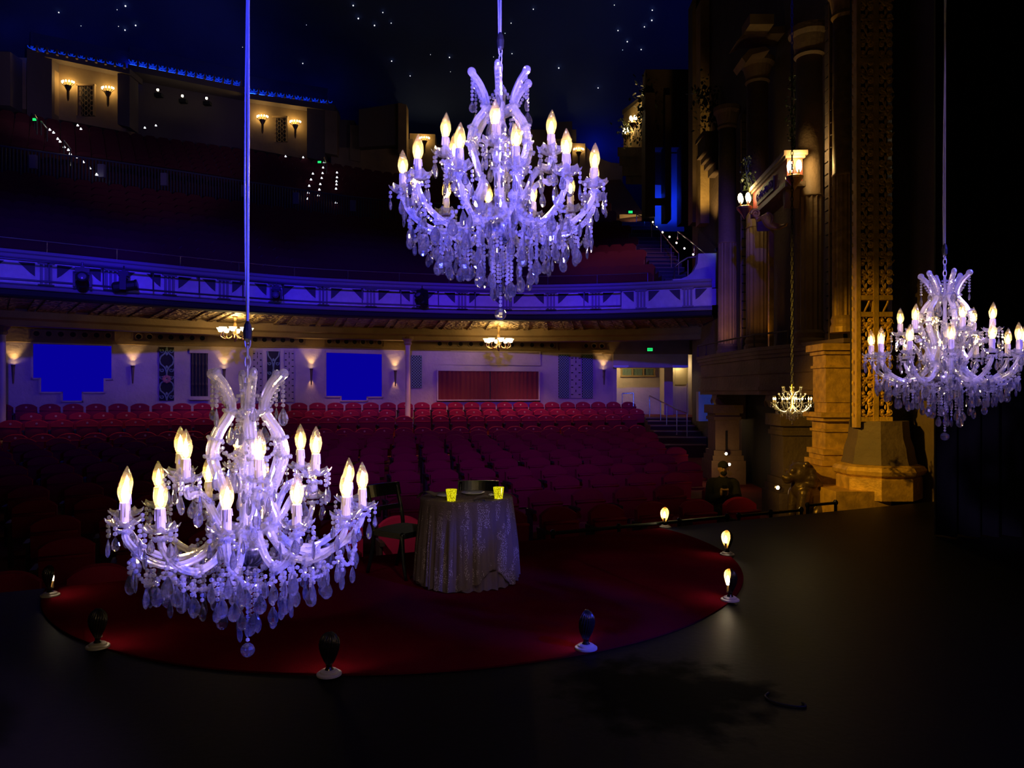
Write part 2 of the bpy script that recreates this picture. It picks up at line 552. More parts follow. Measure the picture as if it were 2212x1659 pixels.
    pts = [(0.009 * math.cos(z * 2.2) * min(1, (z - 0.9) * 3), 0.006 * math.sin(z * 1.7), z) for z in [0.96 + k * 0.25 for k in range(int((cable_top - 0.96) / 0.25))]]
    mb.tube(pts, 0.0030, 6)
    put('cable', mb, M['cable'], root)
    mb = MB()
    mb.lathe([(0.004, 0.965), (0.012, 0.975), (0.014, 1.0), (0.010, 1.02), (0.004, 1.03)], 10)
    put('cable_clamp', mb, M['black'], root)
    return root

ch_a = make_chandelier('crystal_chandelier')
KIDS.update({o.name: list(o.children) for o in [ch_a] + list(ch_a.children)})
ch_b = copy_tree(ch_a)
ch_c = copy_tree(ch_a)
pa = pt(535, 850, 2.27); pa.z = 0.842
pb = pt(1081, 850, 2.65); pb.z = pt(0, 692, 2.65).z
pc = pt(2041, 850, 3.87); pc.z = pt(0, 952, 3.87).z
ch_a.location, ch_b.location, ch_c.location = pa, pb, pc
ch_a.rotation_euler.z = R(11)
ch_b.rotation_euler.z = R(39)
ch_c.rotation_euler.z = R(34)
tag(ch_a, 'low-hung crystal chandelier in front of the table and red round carpet, with violet drops', 'chandelier', 'large crystal chandeliers over the stage')
tag(ch_b, 'highest crystal chandelier hanging in the middle before the balcony front', 'chandelier', 'large crystal chandeliers over the stage')
tag(ch_c, 'crystal chandelier beside the gilded pierced panel and the black drape', 'chandelier', 'large crystal chandeliers over the stage')
# ------------------------------------------------------------------ stage floor, round carpet, things on the stage
EDGE0, EDGED = Vector((0.39, 8.38)), Vector((0.90, 0.436))
def edge(t, out=0.0):
    n = Vector((-EDGED.y, EDGED.x))
    p = EDGE0 + EDGED * t + n * out
    return p

def floor_mat():
    m = mat('stage_boards', (0.0050, 0.0045, 0.0042), 0.55, bump=0.05, scale=22, spec=0.07)
    nt = m.node_tree
    b = nt.nodes['Principled BSDF']
    tc = nt.nodes.new('ShaderNodeTexCoord')
    mp = nt.nodes.new('ShaderNodeMapping')
    mp.inputs['Location'].default_value = (-0.86 / 0.72, -4.05 / 0.62, 0)
    mp.inputs['Scale'].default_value = (1 / 0.72, 1 / 0.62, 1)
    ln = nt.nodes.new('ShaderNodeVectorMath'); ln.operation = 'LENGTH'
    nz = nt.nodes.new('ShaderNodeTexNoise'); nz.inputs['Scale'].default_value = 4.5; nz.inputs['Detail'].default_value = 6
    ma = nt.nodes.new('ShaderNodeMath'); ma.operation = 'MULTIPLY_ADD'
    ma.inputs[1].default_value = -0.55
    cr = nt.nodes.new('ShaderNodeValToRGB')
    cr.color_ramp.elements[0].position = 0.0; cr.color_ramp.elements[1].position = 0.22
    nt.links.new(tc.outputs['Object'], mp.inputs['Vector'])
    nt.links.new(mp.outputs[0], ln.inputs[0])
    nt.links.new(tc.outputs['Object'], nz.inputs['Vector'])
    nt.links.new(ln.outputs['Value'], ma.inputs[0])
    nt.links.new(nz.outputs['Fac'], ma.inputs[2])
    nt.links.new(ma.outputs[0], cr.inputs[0])
    mx = nt.nodes.new('ShaderNodeMixRGB')
    mx.inputs[1].default_value = (0.0050, 0.0045, 0.0042, 1); mx.inputs[2].default_value = (0.0034, 0.0034, 0.0016, 1)
    nt.links.new(cr.outputs[0], mx.inputs[0]); nt.links.new(mx.outputs[0], b.inputs['Base Color'])
    rg = nt.nodes.new('ShaderNodeMapRange'); rg.inputs[3].default_value = 0.52; rg.inputs[4].default_value = 0.7
    nt.links.new(cr.outputs[0], rg.inputs[0]); nt.links.new(rg.outputs[0], b.inputs['Roughness'])
    sp = nt.nodes.new('ShaderNodeMapRange'); sp.inputs[3].default_value = 0.07; sp.inputs[4].default_value = 0.03
    nt.links.new(cr.outputs[0], sp.inputs[0]); nt.links.new(sp.outputs[0], b.inputs['Specular IOR Level'])
    return m
e0, e1 = edge(-9.5), edge(7.0)
mb = MB()
mb.plan([(-11, -4.0), (13, -4.0), (13, e1.y), (e1.x, e1.y), (e0.x, e0.y), (-11, e0.y)], -1.15, 0.0)
structure(put('floor_stage', mb, floor_mat()), 'dark painted stage floor with a worn dull patch')

M['carpet'] = mat('red_carpet', (0.10, 0.0030, 0.0090), 0.95, bump=0.4, scale=240, var=0.25, var_scale=1.1, spec=0.0)
cc, cr_ = Vector((-1.0, 7.53)), 3.2
poly = []
nrm = Vector((-EDGED.y, EDGED.x))
for k in range(180):
    a = 2 * PI * k / 180
    p = cc + Vector((math.cos(a), math.sin(a))) * cr_
    s = (p - EDGE0).dot(nrm)
    if s > -0.04:                       # the carpet is cut off at the stage edge
        d = (p - cc).normalized()
        t = (-0.04 - (cc - EDGE0).dot(nrm)) / d.dot(nrm)
        p = cc + d * t
    poly.append((p.x, p.y))
mb = MB(); mb.plan(poly, 0.0, 0.012)
carpet = put('round_carpet', mb, M['carpet'])
tag(carpet, 'large round dark red carpet laid on the stage under the table', 'carpet')

# footlights
M['shell_out'] = mat('dark_bronze', (0.018, 0.015, 0.016), 0.25, 0.2, spec=0.6)
M['shell_in'] = mat('gilt_inside', (0.55, 0.34, 0.10), 0.35, 0.8)
M['plinth_white'] = mat('white_plinth', (0.45, 0.42, 0.42), 0.5)
M['foot_bulb'] = glow('footlight_bulb', (1.0, 0.80, 0.50), 80.0)
def footlight():
    root = empty('footlight')
    mb = MB(); mb.lathe([(0.072, 0), (0.072, 0.010), (0.066, 0.014), (0.054, 0.015), (0.052, 0.024), (0.044, 0.029), (0.030, 0.031)], 28)
    put('base', mb, M['plinth_white'], root)
    mb = MB(); mb.lathe([(0.026, 0.031), (0.022, 0.038), (0.016, 0.046), (0.018, 0.062), (0.024, 0.072)], 16)
    put('neck', mb, M['black_gloss'], root)
    prof = [(0.020, 0.062), (0.030, 0.082), (0.043, 0.112), (0.053, 0.145), (0.057, 0.178), (0.052, 0.207), (0.038, 0.231), (0.019, 0.246), (0.004, 0.250)]
    for nm, off, mm in (('shell_hood', 0.0, M['shell_out']), ('shell_lining', -0.004, M['shell_in'])):
        rows = []
        for i, (r, z) in enumerate(prof):
            row = []
            for k in range(105):
                u = -1 + 2 * k / 104
                a = PI + u * R(112) + 1.1 * (z - 0.06) * 3.0
                rr = max(0.002, (r + off) * (1 + 0.15 * abs(math.sin(u * 6.5 * PI)) ** 0.8 - 0.07))
                row.append((rr * math.cos(a) + 0.004, rr * math.sin(a), z))
            rows.append(row)
        mb = MB(); mb.sheet(rows)
        put(nm, mb, mm, root, smooth=True)
    mb = MB(); mb.lathe([(0.012, 0.062), (0.012, 0.118), (0.009, 0.122)], 12)
    put('lampholder', mb, M['sleeve'], root, (0.016, 0, 0))
    mb = MB(); mb.lathe([(0.008, 0.118), (0.011, 0.130), (0.0135, 0.148), (0.011, 0.172), (0.005, 0.190), (0.0, 0.196)], 14)
    put('bulb', mb, M['foot_bulb'], root, (0.016, 0, 0), smooth=True)
    return root
fl0 = footlight()
KIDS[fl0.name] = list(fl0.children)
FL = [(108, 1290, 'lit shell footlight beside the left edge of the round carpet, apart from the others'), (211, 1402, 'dark shell footlight seen from behind beneath the left chandelier'),
      (711, 1462, 'dark shell footlight on the front rim of the carpet, nearest the camera'), (1266, 1405, 'dark shell footlight on a blue-lit base at the carpet front'),
      (1577, 1300, 'lit shell footlight seen side-on, lower of the right-hand pair'), (1571, 1201, 'lit shell footlight, upper of the right-hand pair on the carpet rim'),
      (1437, 1139, 'lit shell footlight at the back rim of the carpet near the stage edge')]
for i, (px, py, lb) in enumerate(FL):
    o = fl0 if i == 0 else copy_tree(fl0)
    Y = FOC * CAM_Z / (py - HORIZ)
    X = (px - 1106) * Y / FOC
    o.location = (X, Y, 0.0)
    if (Vector((X, Y)) - cc).length < cr_ + 0.075:
        o.location.z = 0.0125
    o.rotation_euler.z = math.atan2(cc.y - 1.0 - Y, cc.x - X)
    tag(o, lb, 'footlight', 'shell footlights around the carpet')

# table, cloth and what lies on it
TX, TY = pt(1008, 850, 6.5).x, 6.5
M['wood_dark'] = mat('dark_wood', (0.03, 0.018, 0.012), 0.5)
tb = empty('round_table', (TX, TY, 0.012))
tag(tb, 'small round table hidden under the lace cloth', 'table')
mb = MB(); mb.lathe([(0.39, 0.705), (0.395, 0.715), (0.395, 0.728), (0.39, 0.732)], 40); put('table_top', mb, M['wood_dark'], tb)
mb = MB(); mb.lathe([(0.05, 0.03), (0.035, 0.12), (0.045, 0.4), (0.03, 0.6), (0.08, 0.704)], 16); put('pedestal', mb, M['wood_dark'], tb)
for k in range(3):
    mb = MB(); mb.tube([(0.03, 0, 0.10), (0.14, 0, 0.09), (0.25, 0, 0.02), (0.27, 0, 0.012)], 0.018, 8)
    put('foot', mb, M['wood_dark'], tb, (0, 0, 0), (0, 0, 2 * PI * k / 3 + 0.4))

def lace_mat():
    m = mat('lace_cloth', (0.115, 0.078, 0.072), 0.8, bump=0.25, scale=70, spec=0.3)
    nt = m.node_tree
    b = nt.nodes['Principled BSDF']
    tc = nt.nodes.new('ShaderNodeTexCoord')
    v = nt.nodes.new('ShaderNodeTexVoronoi'); v.inputs['Scale'].default_value = 150
    n = nt.nodes.new('ShaderNodeTexNoise'); n.inputs['Scale'].default_value = 14; n.inputs['Detail'].default_value = 3
    mp = nt.nodes.new('ShaderNodeMapping'); mp.inputs['Scale'].default_value = (1, 1, 0.35)
    nt.links.new(tc.outputs['Object'], mp.inputs[0]); nt.links.new(mp.outputs[0], n.inputs['Vector'])
    nt.links.new(tc.outputs['Object'], v.inputs['Vector'])
    a = nt.nodes.new('ShaderNodeMath'); a.operation = 'LESS_THAN'; a.inputs[1].default_value = 0.30
    nt.links.new(v.outputs['Distance'], a.inputs[0])
    c = nt.nodes.new('ShaderNodeMath'); c.operation = 'GREATER_THAN'; c.inputs[1].default_value = 0.53
    nt.links.new(n.outputs['Fac'], c.inputs[0])
    d = nt.nodes.new('ShaderNodeMath'); d.operation = 'MULTIPLY'
    nt.links.new(a.outputs[0], d.inputs[0]); nt.links.new(c.outputs[0], d.inputs[1])
    mx = nt.nodes.new('ShaderNodeMixRGB'); mx.inputs[1].default_value = (0.115, 0.078, 0.072, 1); mx.inputs[2].default_value = (0.75, 0.62, 0.58, 1)
    nt.links.new(d.outputs[0], mx.inputs[0]); nt.links.new(mx.outputs[0], b.inputs['Base Color'])
    rg = nt.nodes.new('ShaderNodeMapRange'); rg.inputs[3].default_value = 0.8; rg.inputs[4].default_value = 0.25
    nt.links.new(d.outputs[0], rg.inputs[0]); nt.links.new(rg.outputs[0], b.inputs['Roughness'])
    return m
M['lace'] = lace_mat()
M['lining'] = mat('cloth_lining', (0.11, 0.07, 0.072), 0.9, bump=0.2, scale=60)
def cloth(r_top, z_top, r_hem, z_hem, lift, seed, n=216):
    rr = random.Random(seed)
    ph = [rr.uniform(0, 6.28) for _ in range(4)]
    prof = [(0.02, 0), (0.2, 0), (0.36, 0), (r_top - 0.006, -0.001), (r_top + 0.003, -0.012)] 
    rows = []
    for i in range(5 + 22):
        row = []
        for k in range(n + 1):
            a = 2 * PI * k / n
            if i < 5:
                r, z = prof[i][0], z_top + prof[i][1]
            else:
                t = (i - 4) / 22
                pl = 0.5 * math.cos(23 * a + ph[0] + 0.5 * math.sin(3 * a)) + 0.4 * math.cos(37 * a + ph[1]) + 0.3 * math.cos(9 * a + ph[2])
                r = r_top + (r_hem - r_top) * t ** 0.85 + 0.026 * pl * min(1, t * 1.7)
                hem = z_hem + 0.006 * math.cos(31 * a + ph[3]) + lift(a)
                z = (z_top - 0.012) + (hem - z_top + 0.012) * t
            row.append((r * math.cos(a), r * math.sin(a), z))
        rows.append(row)
    mb = MB(); mb.sheet(rows)
    return mb
def lift1(a):
    d = (a - R(305) + PI) % (2 * PI) - PI
    return 0.15 * math.exp(-(d / 0.30) ** 2) + 0.02 * math.cos(5 * a)
cl = empty('lace_tablecloth', (TX, TY, 0.012))
tag(cl, 'mauve lace cloth with glinting threads draped to the floor over the round table', 'tablecloth')
put('lace_overlay', cloth(0.402, 0.738, 0.452, 0.026, lift1, 5), M['lace'], cl, smooth=True)
put('lining', cloth(0.398, 0.735, 0.432, 0.010, lambda a: 0.0, 9), M['lining'], cl, smooth=True)
ZT = 0.738 + 0.012

def cup_mat():
    m = bpy.data.materials.new('mosaic_glass'); m.use_nodes = True
    nt = m.node_tree; nt.nodes.remove(nt.nodes['Principled BSDF'])
    v = nt.nodes.new('ShaderNodeTexVoronoi'); v.feature = 'DISTANCE_TO_EDGE'; v.inputs['Scale'].default_value = 60
    tc = nt.nodes.new('ShaderNodeTexCoord'); nt.links.new(tc.outputs['Object'], v.inputs['Vector'])
    cr = nt.nodes.new('ShaderNodeValToRGB')
    cr.color_ramp.elements[0].position = 0.03; cr.color_ramp.elements[0].color = (0.30, 0.24, 0.0, 1)
    cr.color_ramp.elements[1].position = 0.14; cr.color_ramp.elements[1].color = (0.92, 0.84, 0.01, 1)
    nt.links.new(v.outputs['Distance'], cr.inputs[0])
    e = nt.nodes.new('ShaderNodeEmission'); e.inputs[1].default_value = 0.95
    nt.links.new(cr.outputs[0], e.inputs[0])
    g = nt.nodes.new('ShaderNodeBsdfGlossy'); g.inputs['Roughness'].default_value = 0.1
    mx = nt.nodes.new('ShaderNodeMixShader'); mx.inputs[0].default_value = 0.06
    nt.links.new(e.outputs[0], mx.inputs[1]); nt.links.new(g.outputs[0], mx.inputs[2])
    nt.links.new(mx.outputs[0], nt.nodes['Material Output'].inputs[0])
    return m
M['mosaic'] = cup_mat()
M['flame'] = glow('tealight_flame', (1.0, 0.8, 0.1), 6.0)
M['wax'] = mat('tealight_wax', (0.8, 0.7, 0.2), 0.5)
def candle_cup(px, py, Y, lb):
    root = empty('candle_cup', (pt(px, 850, Y).x, Y, ZT))
    mb = MB()
    mb.lathe([(0.034, 0.0), (0.036, 0.004), (0.0345, 0.008), (0.047, 0.098), (0.0445, 0.098), (0.032, 0.010), (0.0, 0.009)], 24)
    put('mosaic_glass', mb, M['mosaic'], root)
    mb = MB(); mb.lathe([(0.019, 0.0095), (0.019, 0.024), (0.0, 0.024)], 14); put('tealight', mb, M['wax'], root)
    mb = MB(); mb.lathe([(0.0, 0.0245), (0.004, 0.031), (0.0, 0.044)], 8); put('flame', mb, M['flame'], root)
    return tag(root, lb, 'candle holder', 'yellow candle holders on the table')
candle_cup(975, 1091, 6.20, 'glowing yellow mosaic candle cup nearer the chair with the green seat')
candle_cup(1077, 1085, 6.34, 'glowing yellow mosaic candle cup beside the mask')
M['china'] = mat('china', (0.55, 0.56, 0.66), 0.15)
def plate(px, Y, r, lb):
    mb = MB()
    mb.lathe([(r * 0.55, 0.0), (r * 0.6, 0.003), (r, 0.018), (r * 0.985, 0.021), (r * 0.62, 0.008), (0.0, 0.007)], 32)
    return tag(put('dinner_plate', mb, M['china'], None, (pt(px, 850, Y).x, Y, ZT), smooth=True), lb, 'plate', 'plates on the table')
plate(1022, 6.62, 0.105, 'pale blue dinner plate in the middle of the table')
plate(965, 6.46, 0.095, 'dinner plate half hidden behind the candle cup, next to the napkin')
M['napkin'] = mat('napkin', (0.16, 0.12, 0.12), 0.85)
nk = MB()
rows = []
for i in range(7):
    u = i / 6
    rows.append([(-0.10 + 0.16 * u + 0.02 * v, -0.07 + 0.14 * v, 0.006 + 0.035 * math.sin(PI * min(1, u * 1.1)) * (1 - 0.3 * v) + (-0.02 if u == 0 else 0)) for v in [j / 5 for j in range(6)]])
nk.sheet(rows); nk.sheet([[(x, y, z - 0.005) for x, y, z in r] for r in rows][::-1])
tag(put('folded_napkin', nk, M['napkin'], None, (pt(926, 850, 6.40).x, 6.40, ZT + 0.020), smooth=True), 'dull brown folded napkin at the table edge nearest the chair', 'napkin')
# party mask, rose, bracelet
M['mask'] = mat('mask_felt', (0.20, 0.17, 0.15), 0.6)
mk = empty('eye_mask', (pt(1046, 850, 6.30).x, 6.30, ZT + 0.003), R(20))
mb = MB()
for sx in (-1, 1):
    out, inn = [], []
    for k in range(20):
        a = 2 * PI * k / 20
        out.append((sx * 0.045 + 0.047 * math.cos(a), 0.036 * math.sin(a) + 0.008 * math.cos(a) * sx))
        inn.append((sx * 0.047 + 0.020 * math.cos(a), 0.011 * math.sin(a)))
    vs = [(x, y, 0.022 - 3.2 * x * x) for x, y in out] + [(x, y, 0.024 - 3.2 * x * x) for x, y in inn] + [(x, y, 0.026 - 3.2 * x * x) for x, y in out]
    fs = [(k, (k + 1) % 20, 20 + (k + 1) % 20, 20 + k) for k in range(20)] + [(40 + k, 20 + k, 20 + (k + 1) % 20, 40 + (k + 1) % 20) for k in range(20)]
    mb.add(vs, fs)
put('mask_face', mb, M['mask'], mk)
mb = MB()
for k in range(9):
    a = k * 2.4
    rr = 0.004 + 0.0022 * k
    mb.ball((0.070 + rr * math.cos(a), 0.030 + rr * math.sin(a), 0.034 - 0.001 * k), 0.011, 6, 4, None, (1, 1, 0.6))
put('rosette', mb, M['china'], mk)
tag(mk, 'grey party eye mask with a pale rosette lying by the right candle cup', 'mask')
br = empty('bead_bracelet', (pt(1035, 850, 6.17).x, 6.17, ZT))
mb = MB()
for k in range(14):
    a = 2 * PI * k / 14
    mb.ball((0.046 * math.cos(a), 0.024 * math.sin(a), 0.007), 0.0068, 6, 4)
put('bead_loop', mb, M['crystal'], br)
mb = MB(); mb.ball((0.046, 0.0, 0.008), 0.0085, 8, 5); put('clasp', mb, M['chrome'], br)
tag(br, 'glittering bead bracelet at the front edge of the lace table', 'bracelet')

# sabre-leg chairs
M['seat_green'] = mat('grey_green_cloth', (0.060, 0.066, 0.056), 0.8, bump=0.15, scale=90)
def sabre_chair():
    root = empty('side_chair')
    W, H, S = 0.185, 0.78, 0.42
    for s in (-1, 1):
        mb = MB(); mb.tube(spline([(-0.26, s * W, 0.0), (-0.205, s * W, 0.18), (-0.175, s * W, S - 0.03), (-0.195, s * W, S + 0.12), (-0.235, s * W, H - 0.10), (-0.262, s * W, H)], 18), lambda t: 0.019 - 0.004 * abs(t - 0.5), 8)
        put('rear_leg', mb, M['black_gloss'], root, smooth=True)
        mb = MB(); mb.tube(spline([(0.235, s * (W + 0.01), 0.0), (0.205, s * (W + 0.01), 0.15), (0.185, s * (W + 0.008), S - 0.05), (0.18, s * W, S - 0.03)], 10), lambda t: 0.014 + 0.008 * t, 8)
        put('front_leg', mb, M['black_gloss'], root, smooth=True)
    def rail(z0, z1, x0, bow, th, nm, over):
        mb = MB(); f, b = [], []
        n = 12
        for zz in (z0, (z0 + z1) / 2, z1):
            lean = -(zz - z0) * 0.25
            f.append([(x0 + lean - bow * (1 - (2 * k / n - 1) ** 2), (W + over) * (2 * k / n - 1), zz) for k in range(n + 1)])
            b.append([(x0 + lean - th - bow * (1 - (2 * k / n - 1) ** 2), (W + over) * (2 * k / n - 1), zz) for k in range(n + 1)])
        mb.sheet(f[::-1]); mb.sheet(b)
        mb.sheet([f[2], b[2]][::-1]); mb.sheet([f[0], b[0]])
        for e in (0, n):
            mb.add([f[0][e], f[2][e], b[2][e], b[0][e]], [(0, 1, 2, 3)])
        put(nm, mb, M['black_gloss'], root)
    rail(H - 0.10, H + 0.012, -0.222, 0.035, 0.022, 'top_rail', 0.028)
    rail(S + 0.135, S + 0.175, -0.190, 0.02, 0.018, 'mid_rail', 0.0)
    mb = MB(); mb.box((0.0, 0, S - 0.045), (0.37, 2 * W + 0.02, 0.05)); put('seat_frame', mb, M['black_gloss'], root)
    rows = []
    for i in range(9):
        u = -1 + i / 4
        rows.append([(0.005 + 0.185 * u, (W + 0.012) * v, S - 0.018 + 0.034 * (1 - u ** 4) * (1 - v ** 4)) for v in [-1 + j / 4 for j in range(9)]])
    mb = MB(); mb.sheet(rows); put('seat_pad', mb, M['seat_green'], root, smooth=True)
    return root
c1 = sabre_chair(); KIDS[c1.name] = list(c1.children)
c2 = copy_tree(c1)
c1.location, c1.rotation_euler = (-1.0, 6.76, 0.016), (0, 0, R(-36))
c2.location, c2.rotation_euler = (pt(1030, 850, 7.1).x, 7.17, 0.016), (0, 0, R(-90))
c2.scale = (0.96, 0.96, 0.96)
tag(c1, 'black sabre-leg chair with a grey-green seat at the side of the lace table', 'chair', 'chairs at the round table')
tag(c2, 'black chair tucked behind the lace table, only its top rail showing', 'chair', 'chairs at the round table')

# loose bits on the floor, pit rail, drape
mb = MB(); mb.tube(spline([(1.41, 4.07, 0.006), (1.375, 4.02, 0.006), (1.39, 3.95, 0.006), (1.46, 3.90, 0.006), (1.53, 3.885, 0.006), (1.55, 3.91, 0.006), (1.542, 3.94, 0.006)], 24), 0.0055, 6)
tag(put('cable_offcut', mb, M['black']), 'short curved piece of black cable lying on the bare stage floor', 'cable')

def pit_rail(t0, t1, h, lb, posts):
    root = empty('pit_rail', (*edge(t0, 0.12), -0.30))
    o = Vector((*edge(t0, 0.12), 0))
    a, b = edge(t0, 0.12), edge(t1, 0.12)
    mb = MB(); mb.tube([Vector((a.x, a.y, h + 0.3)) - o, Vector((b.x, b.y, h + 0.3)) - o], 0.022, 8); put('rail_bar', mb, M['black_gloss'], root)
    for u in posts:
        p = edge(t0 + (t1 - t0) * u, 0.12)
        mb = MB(); mb.lathe([(0.022, -0.6), (0.022, h + 0.27), (0.034, h + 0.29), (0.034, h + 0.32), (0.016, h + 0.345)], 10, Matrix.Translation(Vector((p.x, p.y, 0)) - o)); put('post', mb, M['black_gloss'], root)
    return tag(root, lb, 'railing', 'black rails along the stage edge')
pit_rail(0.15, 2.75, 0.035, 'long low black rail along the stage edge behind the carpet', (0.0, 0.35, 0.7, 1.0))
pit_rail(2.95, 4.08, 0.035, 'black rail in front of the lion statue', (0.0, 0.5, 1.0))
pit_rail(4.2, 4.75, 0.09, 'short raised black rail beside the gilded plinth', (0.0, 1.0))

M['velvet_black'] = mat('black_velvet', (0.0035, 0.0035, 0.004), 0.95, spec=0.05)
rows = []
for z in (0.015, 2.0, 5.0, 9.5):
    rows.append([(4.86 + k * 0.035, 8.5 + 0.09 * math.sin(k * 0.9) + 0.03 * math.sin(k * 2.3), z) for k in range(190)])
mb = MB(); mb.sheet(rows)
tag(put('stage_drape', mb, M['velvet_black'], smooth=True), 'tall black velvet drape masking the side of the stage', 'drape')
# ------------------------------------------------------------------ the house: rear wall under the balcony
def interp(tab, x):
    if x <= tab[0][0]:
        (x0, y0), (x1, y1) = tab[0], tab[1]
    elif x >= tab[-1][0]:
        (x0, y0), (x1, y1) = tab[-2], tab[-1]
    else:
        for (x0, y0), (x1, y1) in zip(tab, tab[1:]):
            if x0 <= x <= x1:
                break
    return y0 + (y1 - y0) * (x - x0) / (x1 - x0)

class Curve:
    """a plan curve, sampled finely; position and tangent by arc length; by bearing as well"""
    def __init__(s, pts, n=240):
        s.p = [Vector((q.x, q.y)) for q in spline([(x, y, 0) for x, y in pts], n)]
        s.l = [0.0]
        for a, b in zip(s.p, s.p[1:]):
            s.l.append(s.l[-1] + (b - a).length)
        s.len = s.l[-1]
    def at(s, d):
        d = max(0, min(s.len - 1e-6, d))
        lo, hi = 0, len(s.l) - 1
        while hi - lo > 1:
            m = (lo + hi) // 2
            if s.l[m] <= d: lo = m
            else: hi = m
        u = (d - s.l[lo]) / (s.l[hi] - s.l[lo])
        return s.p[lo].lerp(s.p[hi], u), (s.p[hi] - s.p[lo]).normalized()
    def find(s, px):
        """arc length where the curve is seen at picture column px"""
        t = (px - 1106) / FOC
        best, bd = 0, 1e9
        for i in range(len(s.p) - 1):
            a, b = s.p[i].x - t * s.p[i].y, s.p[i + 1].x - t * s.p[i + 1].y
            if a * b <= 0 and a != b:
                return s.l[i] + (s.l[i + 1] - s.l[i]) * abs(a) / (abs(a) + abs(b))
            if abs(a) < bd: best, bd = s.l[i], abs(a)
        return best
    def frame(s, px, out=0.0):
        """matrix at column px: x along the wall, -y out of the wall towards the stage, z up"""
        return s.frame_at(s.find(px), out)
    def frame_at(s, d, out=0.0):
        p, t = s.at(d)
        n = Vector((t.y, -t.x))            # points to the stage (-Y side)
        p = p + n * out
        return Matrix(((t.x, -n.x, 0, p.x), (t.y, -n.y, 0, p.y), (0, 0, 1, 0), (0, 0, 0, 1)))
    def ribbon(s, mb, prof, d0, d1, n=60):
        """sweep a profile of (out, z) points along the curve"""
        rows = []
        for i in range(n + 1):
            F = s.frame_at(d0 + (d1 - d0) * i / n)
            rows.append([tuple(F @ Vector((0, -o, z))) for o, z in prof])
        return mb.sheet(rows)
REAR = Curve([(-20.5, 20.3), (-17.3, 21.3), (-14.6, 22.3), (-9.85, 24.4), (-3.8, 26.6), (-0.1, 27.5), (3.9, 28.4), (7.0, 29.0)])
def rz(px, py):
    """height of the point of the rear wall seen at (px, py)"""
    p, _ = REAR.at(REAR.find(px))
    return CAM_Z - (py - HORIZ) * p.y / FOC

M['plaster'] = mat('cream_plaster', (0.50, 0.40, 0.32), 0.75, bump=0.55, scale=9, var=0.14, var_scale=1.2)
M['plaster_frieze'] = mat('ochre_plaster', (0.27, 0.18, 0.07), 0.7, bump=0.3, scale=12, var=0.18, var_scale=1.6)
M['dark_hole'] = mat('dark_recess', (0.012, 0.010, 0.010), 0.8)
M['green_lattice'] = mat('verdigris_lattice', (0.20, 0.30, 0.24), 0.6, bump=0.2, scale=30)
M['plaster_relief'] = mat('relief_plaster', (0.38, 0.30, 0.26), 0.7, bump=0.3, scale=20)
M['rose_paint'] = mat('rose_paint', (0.42, 0.16, 0.13), 0.6)
M['curtain_red'] = mat('red_curtain', (0.17, 0.010, 0.013), 0.85, bump=0.1, scale=40, sheen=0.2)
M['blue_screen'] = glow('blue_backlight', (0.006, 0.0, 1.0), 0.30)

d_end = REAR.find(1324)
mb = MB()
REAR.ribbon(mb, [(0, -0.4), (0, 4.3)], 0.2, d_end, 80)
REAR.ribbon(mb, [(-0.3, 4.3), (-0.3, -0.4)], 0.2, d_end, 80)
wall_rear = structure(put('wall_rear', mb, M['plaster']), 'textured plaster rear wall of the stalls')
mb = MB()
REAR.ribbon(mb, [(0.0, 3.19), (0.03, 3.2), (0.03, 3.74), (0.10, 3.80), (0.16, 3.90), (0.16, 3.98)], 0.2, REAR.find(1500), 90)
structure(put('trim_1', mb, M['plaster_frieze']), 'ochre frieze band at the top of the rear wall')

def wallbox(mb, px0, px1, z0, z1, out, depth):
    """a box on the rear wall between two picture columns"""
    a, b = REAR.find(px0), REAR.find(px1)
    F = REAR.frame_at((a + b) / 2, 0.02)
    mb.box((0, -(out - depth / 2), (z0 + z1) / 2), (abs(b - a), depth, abs(z1 - z0)), F)
    return F, abs(b - a)

def wall_frame(px0, px1, z0, z1, w, out, depth, name, m, parent=None):
    a, b = REAR.find(px0), REAR.find(px1)
    F = REAR.frame_at((a + b) / 2); L = b - a
    mb = MB()
    y = -(out - depth / 2)
    mb.box((0, y, z0 - w / 2), (L + 2 * w, depth, w), F); mb.box((0, y, z1 + w / 2), (L + 2 * w, depth, w), F)
    mb.box((-L / 2 - w / 2, y, (z0 + z1) / 2), (w, depth, z1 - z0), F); mb.box((L / 2 + w / 2, y, (z0 + z1) / 2), (w, depth, z1 - z0), F)
    return put(name, mb, m, parent), F, L

# frieze panels with round rosettes
def frieze(px0, px1, n):
    z0, z1 = 3.32, 3.60
    fr, F, L = wall_frame(px0, px1, z0, z1, 0.04, 0.065, 0.04, 'frieze_frame', M['plaster_frieze'])
    fr.parent = wall_rear
    for k in range(n):
        x = -L / 2 + (k + 0.5) * L / n
        MM = F @ Matrix.Translation((x, -0.03, (z0 + z1) / 2)) @ Matrix.Rotation(R(90), 4, 'X')
        mb = MB(); mb.lathe([(0.115, 0.0), (0.115, 0.03), (0.085, 0.03), (0.075, 0.008)], 16, MM, cap=False)
        put('rosette_ring', mb, M['plaster_frieze'], wall_rear)
        mb = MB(); mb.lathe([(0.078, 0.0), (0.078, 0.012)], 14, MM)
        put('rosette_eye', mb, M['dark_hole'], wall_rear)
for a in ((66, 246, 7), (288, 448, 7), (520, 660, 7), (702, 828, 7), (938, 1202, 12), (1257, 1358, 6), (1394, 1478, 4)):
    frieze(*a)

